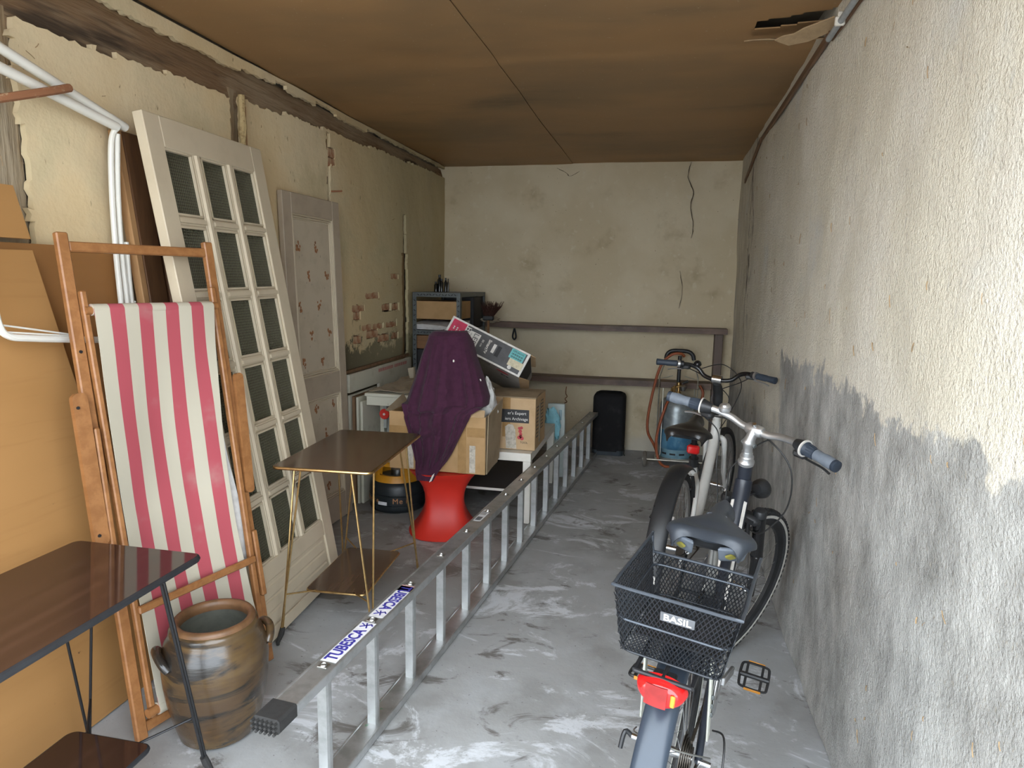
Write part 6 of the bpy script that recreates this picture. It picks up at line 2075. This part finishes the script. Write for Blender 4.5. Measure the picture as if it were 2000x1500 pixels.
bp('seat_emblem', MT['grip_grey'], sd, lambda b: (b.ring([(-0.0012, 0), (0.0012, 0), (0.0012, 0.0012), (-0.0012, 0.0012)], 0.020, 24, Matrix.Translation((0.265, 0.003, 0.8785)) @ Matrix.Diagonal((0.7, 1.3, 1, 1))), b.ring([(-0.0012, 0), (0.0012, 0), (0.0012, 0.0012), (-0.0012, 0.0012)], 0.013, 20, Matrix.Translation((0.238, 0.003, 0.8800)) @ Matrix.Diagonal((0.9, 1.2, 1, 1)))))
# rear mudguard, lamp, rack
fender(bk, (0, 0, BR_), BR_ + 0.015, 70, 205, MT['fender_blue'], w=0.036)
bp('mudguard_bolt', MT['black_plastic'], bk, lambda b: b.ring([(-0.0015, -0.001), (0.0015, -0.001), (0.0015, 0.0015), (-0.0015, 0.0015)], 0.006, 14, axes((-0.352, 0, BR_ + 0.155), (0, 1, 0), (0.40, 0, 0.916))))
for s in (-1, 1):
    bp('mudguard_stay', MT['steel'], bk, lambda b: b.tube(cr([(0, s * 0.075, BR_), (-0.25, s * 0.05, BR_ + 0.05), (-0.365, s * 0.03, BR_ + 0.04), (-0.375, 0, BR_ + 0.03)], 5), 0.0022, 6))
RZ = 0.690
def rack(b):
    for y in (-0.06, 0.0, 0.06):
        b.tube([(-0.27, y, RZ), (0.16, y, RZ)], 0.005, 8)
    for x in (-0.27, -0.05, 0.16):
        b.tube([(x, -0.06, RZ), (x, 0.06, RZ)], 0.005, 8)
    for s_ in (-1, 1):
        b.tube([(0.16, s_ * 0.03, RZ), (0.33, s_ * 0.016, 0.60)], 0.004, 8)
rkp = bp('rear_rack', MT['black_metal'], bk, rack)
for s in (-1, 1):
    leg = bp('rack_leg', MT['strap'], bk, lambda b: b.bar((-0.10, s * 0.075, RZ - 0.01), (0.0, s * 0.083, 0.405), 0.006, 0.024, up=(1, 0, 0.35), bev=0.002))
    bp('adjuster_slot', MT['gunmetal'], leg, lambda b: [b.box((-0.055 + 0.0345 * 0 + t * 0.02, s * 0.0838 - 0.0, 0.55 - t * 0.058), (0.006, 0.010, 0.012), bev=0.002) for t in (0, 0.5, 1.0)])['kind'] = 'stuff'
    bp('axle_nut', MT['chrome'], bk, lambda b: b.tube([(0, s * 0.07, BR_), (0, s * 0.10, BR_)], 0.008, 10))
bp('release_lever', MT['black_plastic'], bk, lambda b: b.tube(cr([(0, 0.10, BR_), (-0.005, 0.118, BR_ + 0.01), (-0.02, 0.122, BR_ - 0.03)], 4), 0.0065, 8))
# tail lamp
def lamp(u, v):
    a = 2 * math.pi * u
    c, s = math.cos(a), math.sin(a)
    d = 0.036 * max(0.0, 1 - v ** 4) ** 0.5
    return (-0.258 - d, 0.054 * c * v, 0.668 + (0.026 if s > 0 else 0.040) * s * v)
tl = bp('tail_lamp', MT['lens_red'], bk, lambda b: b.surf(lamp, 36, 14, 0.008), None, 60)
bp('lamp_window', MT['lens_dark'], tl, lambda b: b.surf(lambda u, v: (-0.2655 - 0.037 * max(0, 1 - ((u * 0.38 + 0.27) * 2 - 1) ** 2) ** 0.5, (0.5 - (u * 0.38 + 0.27)) * 0.122, 0.644 + 0.046 * v), 12, 6, 0.003), None, 60)
bp('lamp_glint', MT['amber'], tl, lambda b: b.box((-0.297, -0.030, 0.665), (0.006, 0.010, 0.026), bev=0.002))
bp('lamp_bracket', MT['black_metal'], tl, lambda b: b.box((-0.245, 0, 0.672), (0.03, 0.05, 0.035), bev=0.004))
# ---- wire basket
Bb = dict(x0=-0.222, x1=0.086, y=0.108, z=0.698)
Bt = dict(x0=-0.250, x1=0.085, y=0.133, z=0.855)
def bpt(u, v, w):
    """u along (0 rear .. 1 front), v across (-1 right .. 1 left), w up"""
    xa = Bb['x0'] + (Bt['x0'] - Bb['x0']) * w
    xb = Bb['x1'] + (Bt['x1'] - Bb['x1']) * w
    y = Bb['y'] + (Bt['y'] - Bb['y']) * w
    return Vector((xa + (xb - xa) * u, v * y, Bb['z'] + (Bt['z'] - Bb['z']) * w))
def loop(w, r=0.03, n=5):
    c = [bpt(0, -1, w), bpt(1, -1, w), bpt(1, 1, w), bpt(0, 1, w)]
    out = []
    for i in range(4):
        p, q, s_ = c[i], c[(i - 1) % 4], c[(i + 1) % 4]
        d1, d2 = (q - p).normalized(), (s_ - p).normalized()
        A_, B_ = p + d1 * r, p + d2 * r
        for k in range(n + 1):
            t = k / n
            out.append((1 - t) ** 2 * A_ + 2 * t * (1 - t) * p + t * t * B_)
    return out
def rim_path():
    P = [bpt(1, 1, 0.72), bpt(1, 1, 0.99), bpt(0.97, 1, 1.0), bpt(0.5, 1, 1.0), bpt(0.06, 1, 1.0), bpt(0, 0.9, 1.0), bpt(0, 0, 1.0), bpt(0, -0.9, 1.0), bpt(0.06, -1, 1.0), bpt(0.5, -1, 1.0), bpt(0.97, -1, 1.0), bpt(1, -1, 0.99), bpt(1, -1, 0.72), bpt(1, -0.85, 0.70), bpt(1, 0, 0.70), bpt(1, 0.85, 0.70)]
    return cr(P, 4, True)
bs = bp('basket', MT['wire_shine'], bk, lambda b: b.tube(rim_path(), 0.0040, 8, True))
bp('middle_wire', MT['wire_shine'], bs, lambda b: b.tube(loop(0.50), 0.0030, 8, True))
bp('floor_wire', MT['wire_black'], bs, lambda b: b.tube(loop(0.0), 0.0030, 8, True))
def mesh_panel(b, f, a, h, pitch=0.0105, skew=0.62, wd=0.0026):
    """diamond mesh over patch f(s in 0..a, t in 0..h)"""
    rise = h
    run = h * skew
    n = int((a + run) / pitch)
    for k in range(n + 1):
        for sg in (1, -1):
            s0 = -run + k * pitch
            pts = []
            for q in range(9):
                t = q / 8
                s_ = s0 + run * t
                s_ = s_ if sg > 0 else a - s_
                pts.append((s_, t * h))
            seg = [f(*p) for p in pts if -1e-6 <= p[0] <= a + 1e-6]
            if len(seg) > 1:
                b.tube(seg, wd * 0.5, 4)
def wall(rear, front, across):
    pass
def meshes():
    L = Bt['x1'] - Bt['x0']
    Wd = 2 * Bt['y']
    Hh = Bt['z'] - Bb['z']
    for nm, f, a, h in (('rear', lambda s_, t: bpt(0, 1 - 2 * s_ / Wd, t / Hh), Wd, Hh), ('front', lambda s_, t: bpt(1, 1 - 2 * s_ / Wd, t / Hh), Wd, Hh * 0.70),
                        ('left', lambda s_, t: bpt(s_ / L, 1, t / Hh), L, Hh), ('right', lambda s_, t: bpt(s_ / L, -1, t / Hh), L, Hh),
                        ('floor', lambda s_, t: bpt(t / L, 1 - 2 * s_ / Wd, 0), Wd, L)):
        bp('mesh_panel', MT['wire_black'], bs, lambda b: mesh_panel(b, f, a, h), None, 0)['kind'] = 'stuff'
meshes()
bp('mount_plate', MT['black_plastic'], bs, lambda b: b.bb((-0.15, -0.10, 0.700), (0.06, 0.10, 0.706), 0.002))
# badge on the rear face
p0 = bpt(0, 0, 0.76)
fu = (bpt(0, 0, 1) - bpt(0, 0, 0)).normalized()
BM_ = axes(p0 + V(-0.006, -0.01, 0), (0, -1, 0), fu)
bp('badge', MT['badge'], bs, lambda b: b.bb((-0.036, -0.011, 0), (0.036, 0.011, 0.003), 0.001), BM_)
lettering('BASIL', 0.021, MT['carton_white'], bs, BM_ @ Matrix.Translation((0, 0, 0.0036)), sx=1.15, bold=0.0004)
# drive train
bp('chain_wheel', MT['steel'], bk, lambda b: sprocket(b, BB + V(0, -0.048, 0), 0.095))
bp('chain_guard', MT['silver'], bk, lambda b: sprocket(b, BB + V(0, -0.056, 0), 0.105, 0.003))
bp('crank', MT['silver'], bk, lambda b: b.bar(BB + V(0, -0.066, 0), BB + V(0.162, -0.078, -0.045), 0.013, 0.026, up=(0.25, 0, 0.95), bev=0.003))
bp('crank', MT['silver'], bk, lambda b: b.bar(BB + V(0, 0.055, 0), BB + V(-0.162, 0.072, 0.045), 0.013, 0.026, up=(0.25, 0, 0.95), bev=0.003))
pedal(bk, BB + V(0.162, -0.148, -0.045), R(-28))
pedal(bk, BB + V(-0.162, 0.138, 0.045), R(8))
def chainf(b):
    def run(p, q):
        p, q = Vector(p), Vector(q)
        n = int((q - p).length / 0.0127)
        for k in range(n):
            c = p.lerp(q, (k + 0.5) / n)
            d = (q - p).normalized() * 0.0075
            b.bar(c - d, c + d, 0.0075 if k % 2 else 0.005, 0.008)
    run(BB + V(0, -0.048, 0.095), (0.0, -0.048, BR_ + 0.045))
    run(BB + V(0, -0.048, -0.095), (0.02, -0.05, 0.17))
    run((0.02, -0.05, 0.17), (0.0, -0.048, BR_ - 0.045))
bp('chain', MT['chain'], bk, chainf)['kind'] = 'stuff'
bp('cassette', MT['chain'], bk, lambda b: [sprocket(b, (0, -0.030 - 0.0045 * k, BR_), 0.058 - 0.006 * k, 0.002) for k in range(6)])['kind'] = 'stuff'
bp('derailleur', MT['silver'], bk, lambda b: (b.tube([(0, -0.095, BR_ - 0.02), (0.02, -0.095, BR_ - 0.08), (0.03, -0.06, 0.20)], 0.008, 8), b.box((0.02, -0.055, 0.20), (0.02, 0.02, 0.08), bev=0.004)))
bp('cable', MT['cable'], bk, lambda b: b.tube(cr([(0.10, -0.085, 0.36), (0.0, -0.12, 0.42), (-0.06, -0.13, 0.36), (-0.03, -0.11, 0.29)], 6), 0.0027, 6))
bp('brake_cable', MT['steel'], bk, lambda b: b.tube(cr([(-0.01, 0.09, 0.37), (-0.10, 0.07, 0.42), (-0.12, -0.03, 0.43), (-0.05, -0.10, 0.39)], 6), 0.0022, 6))
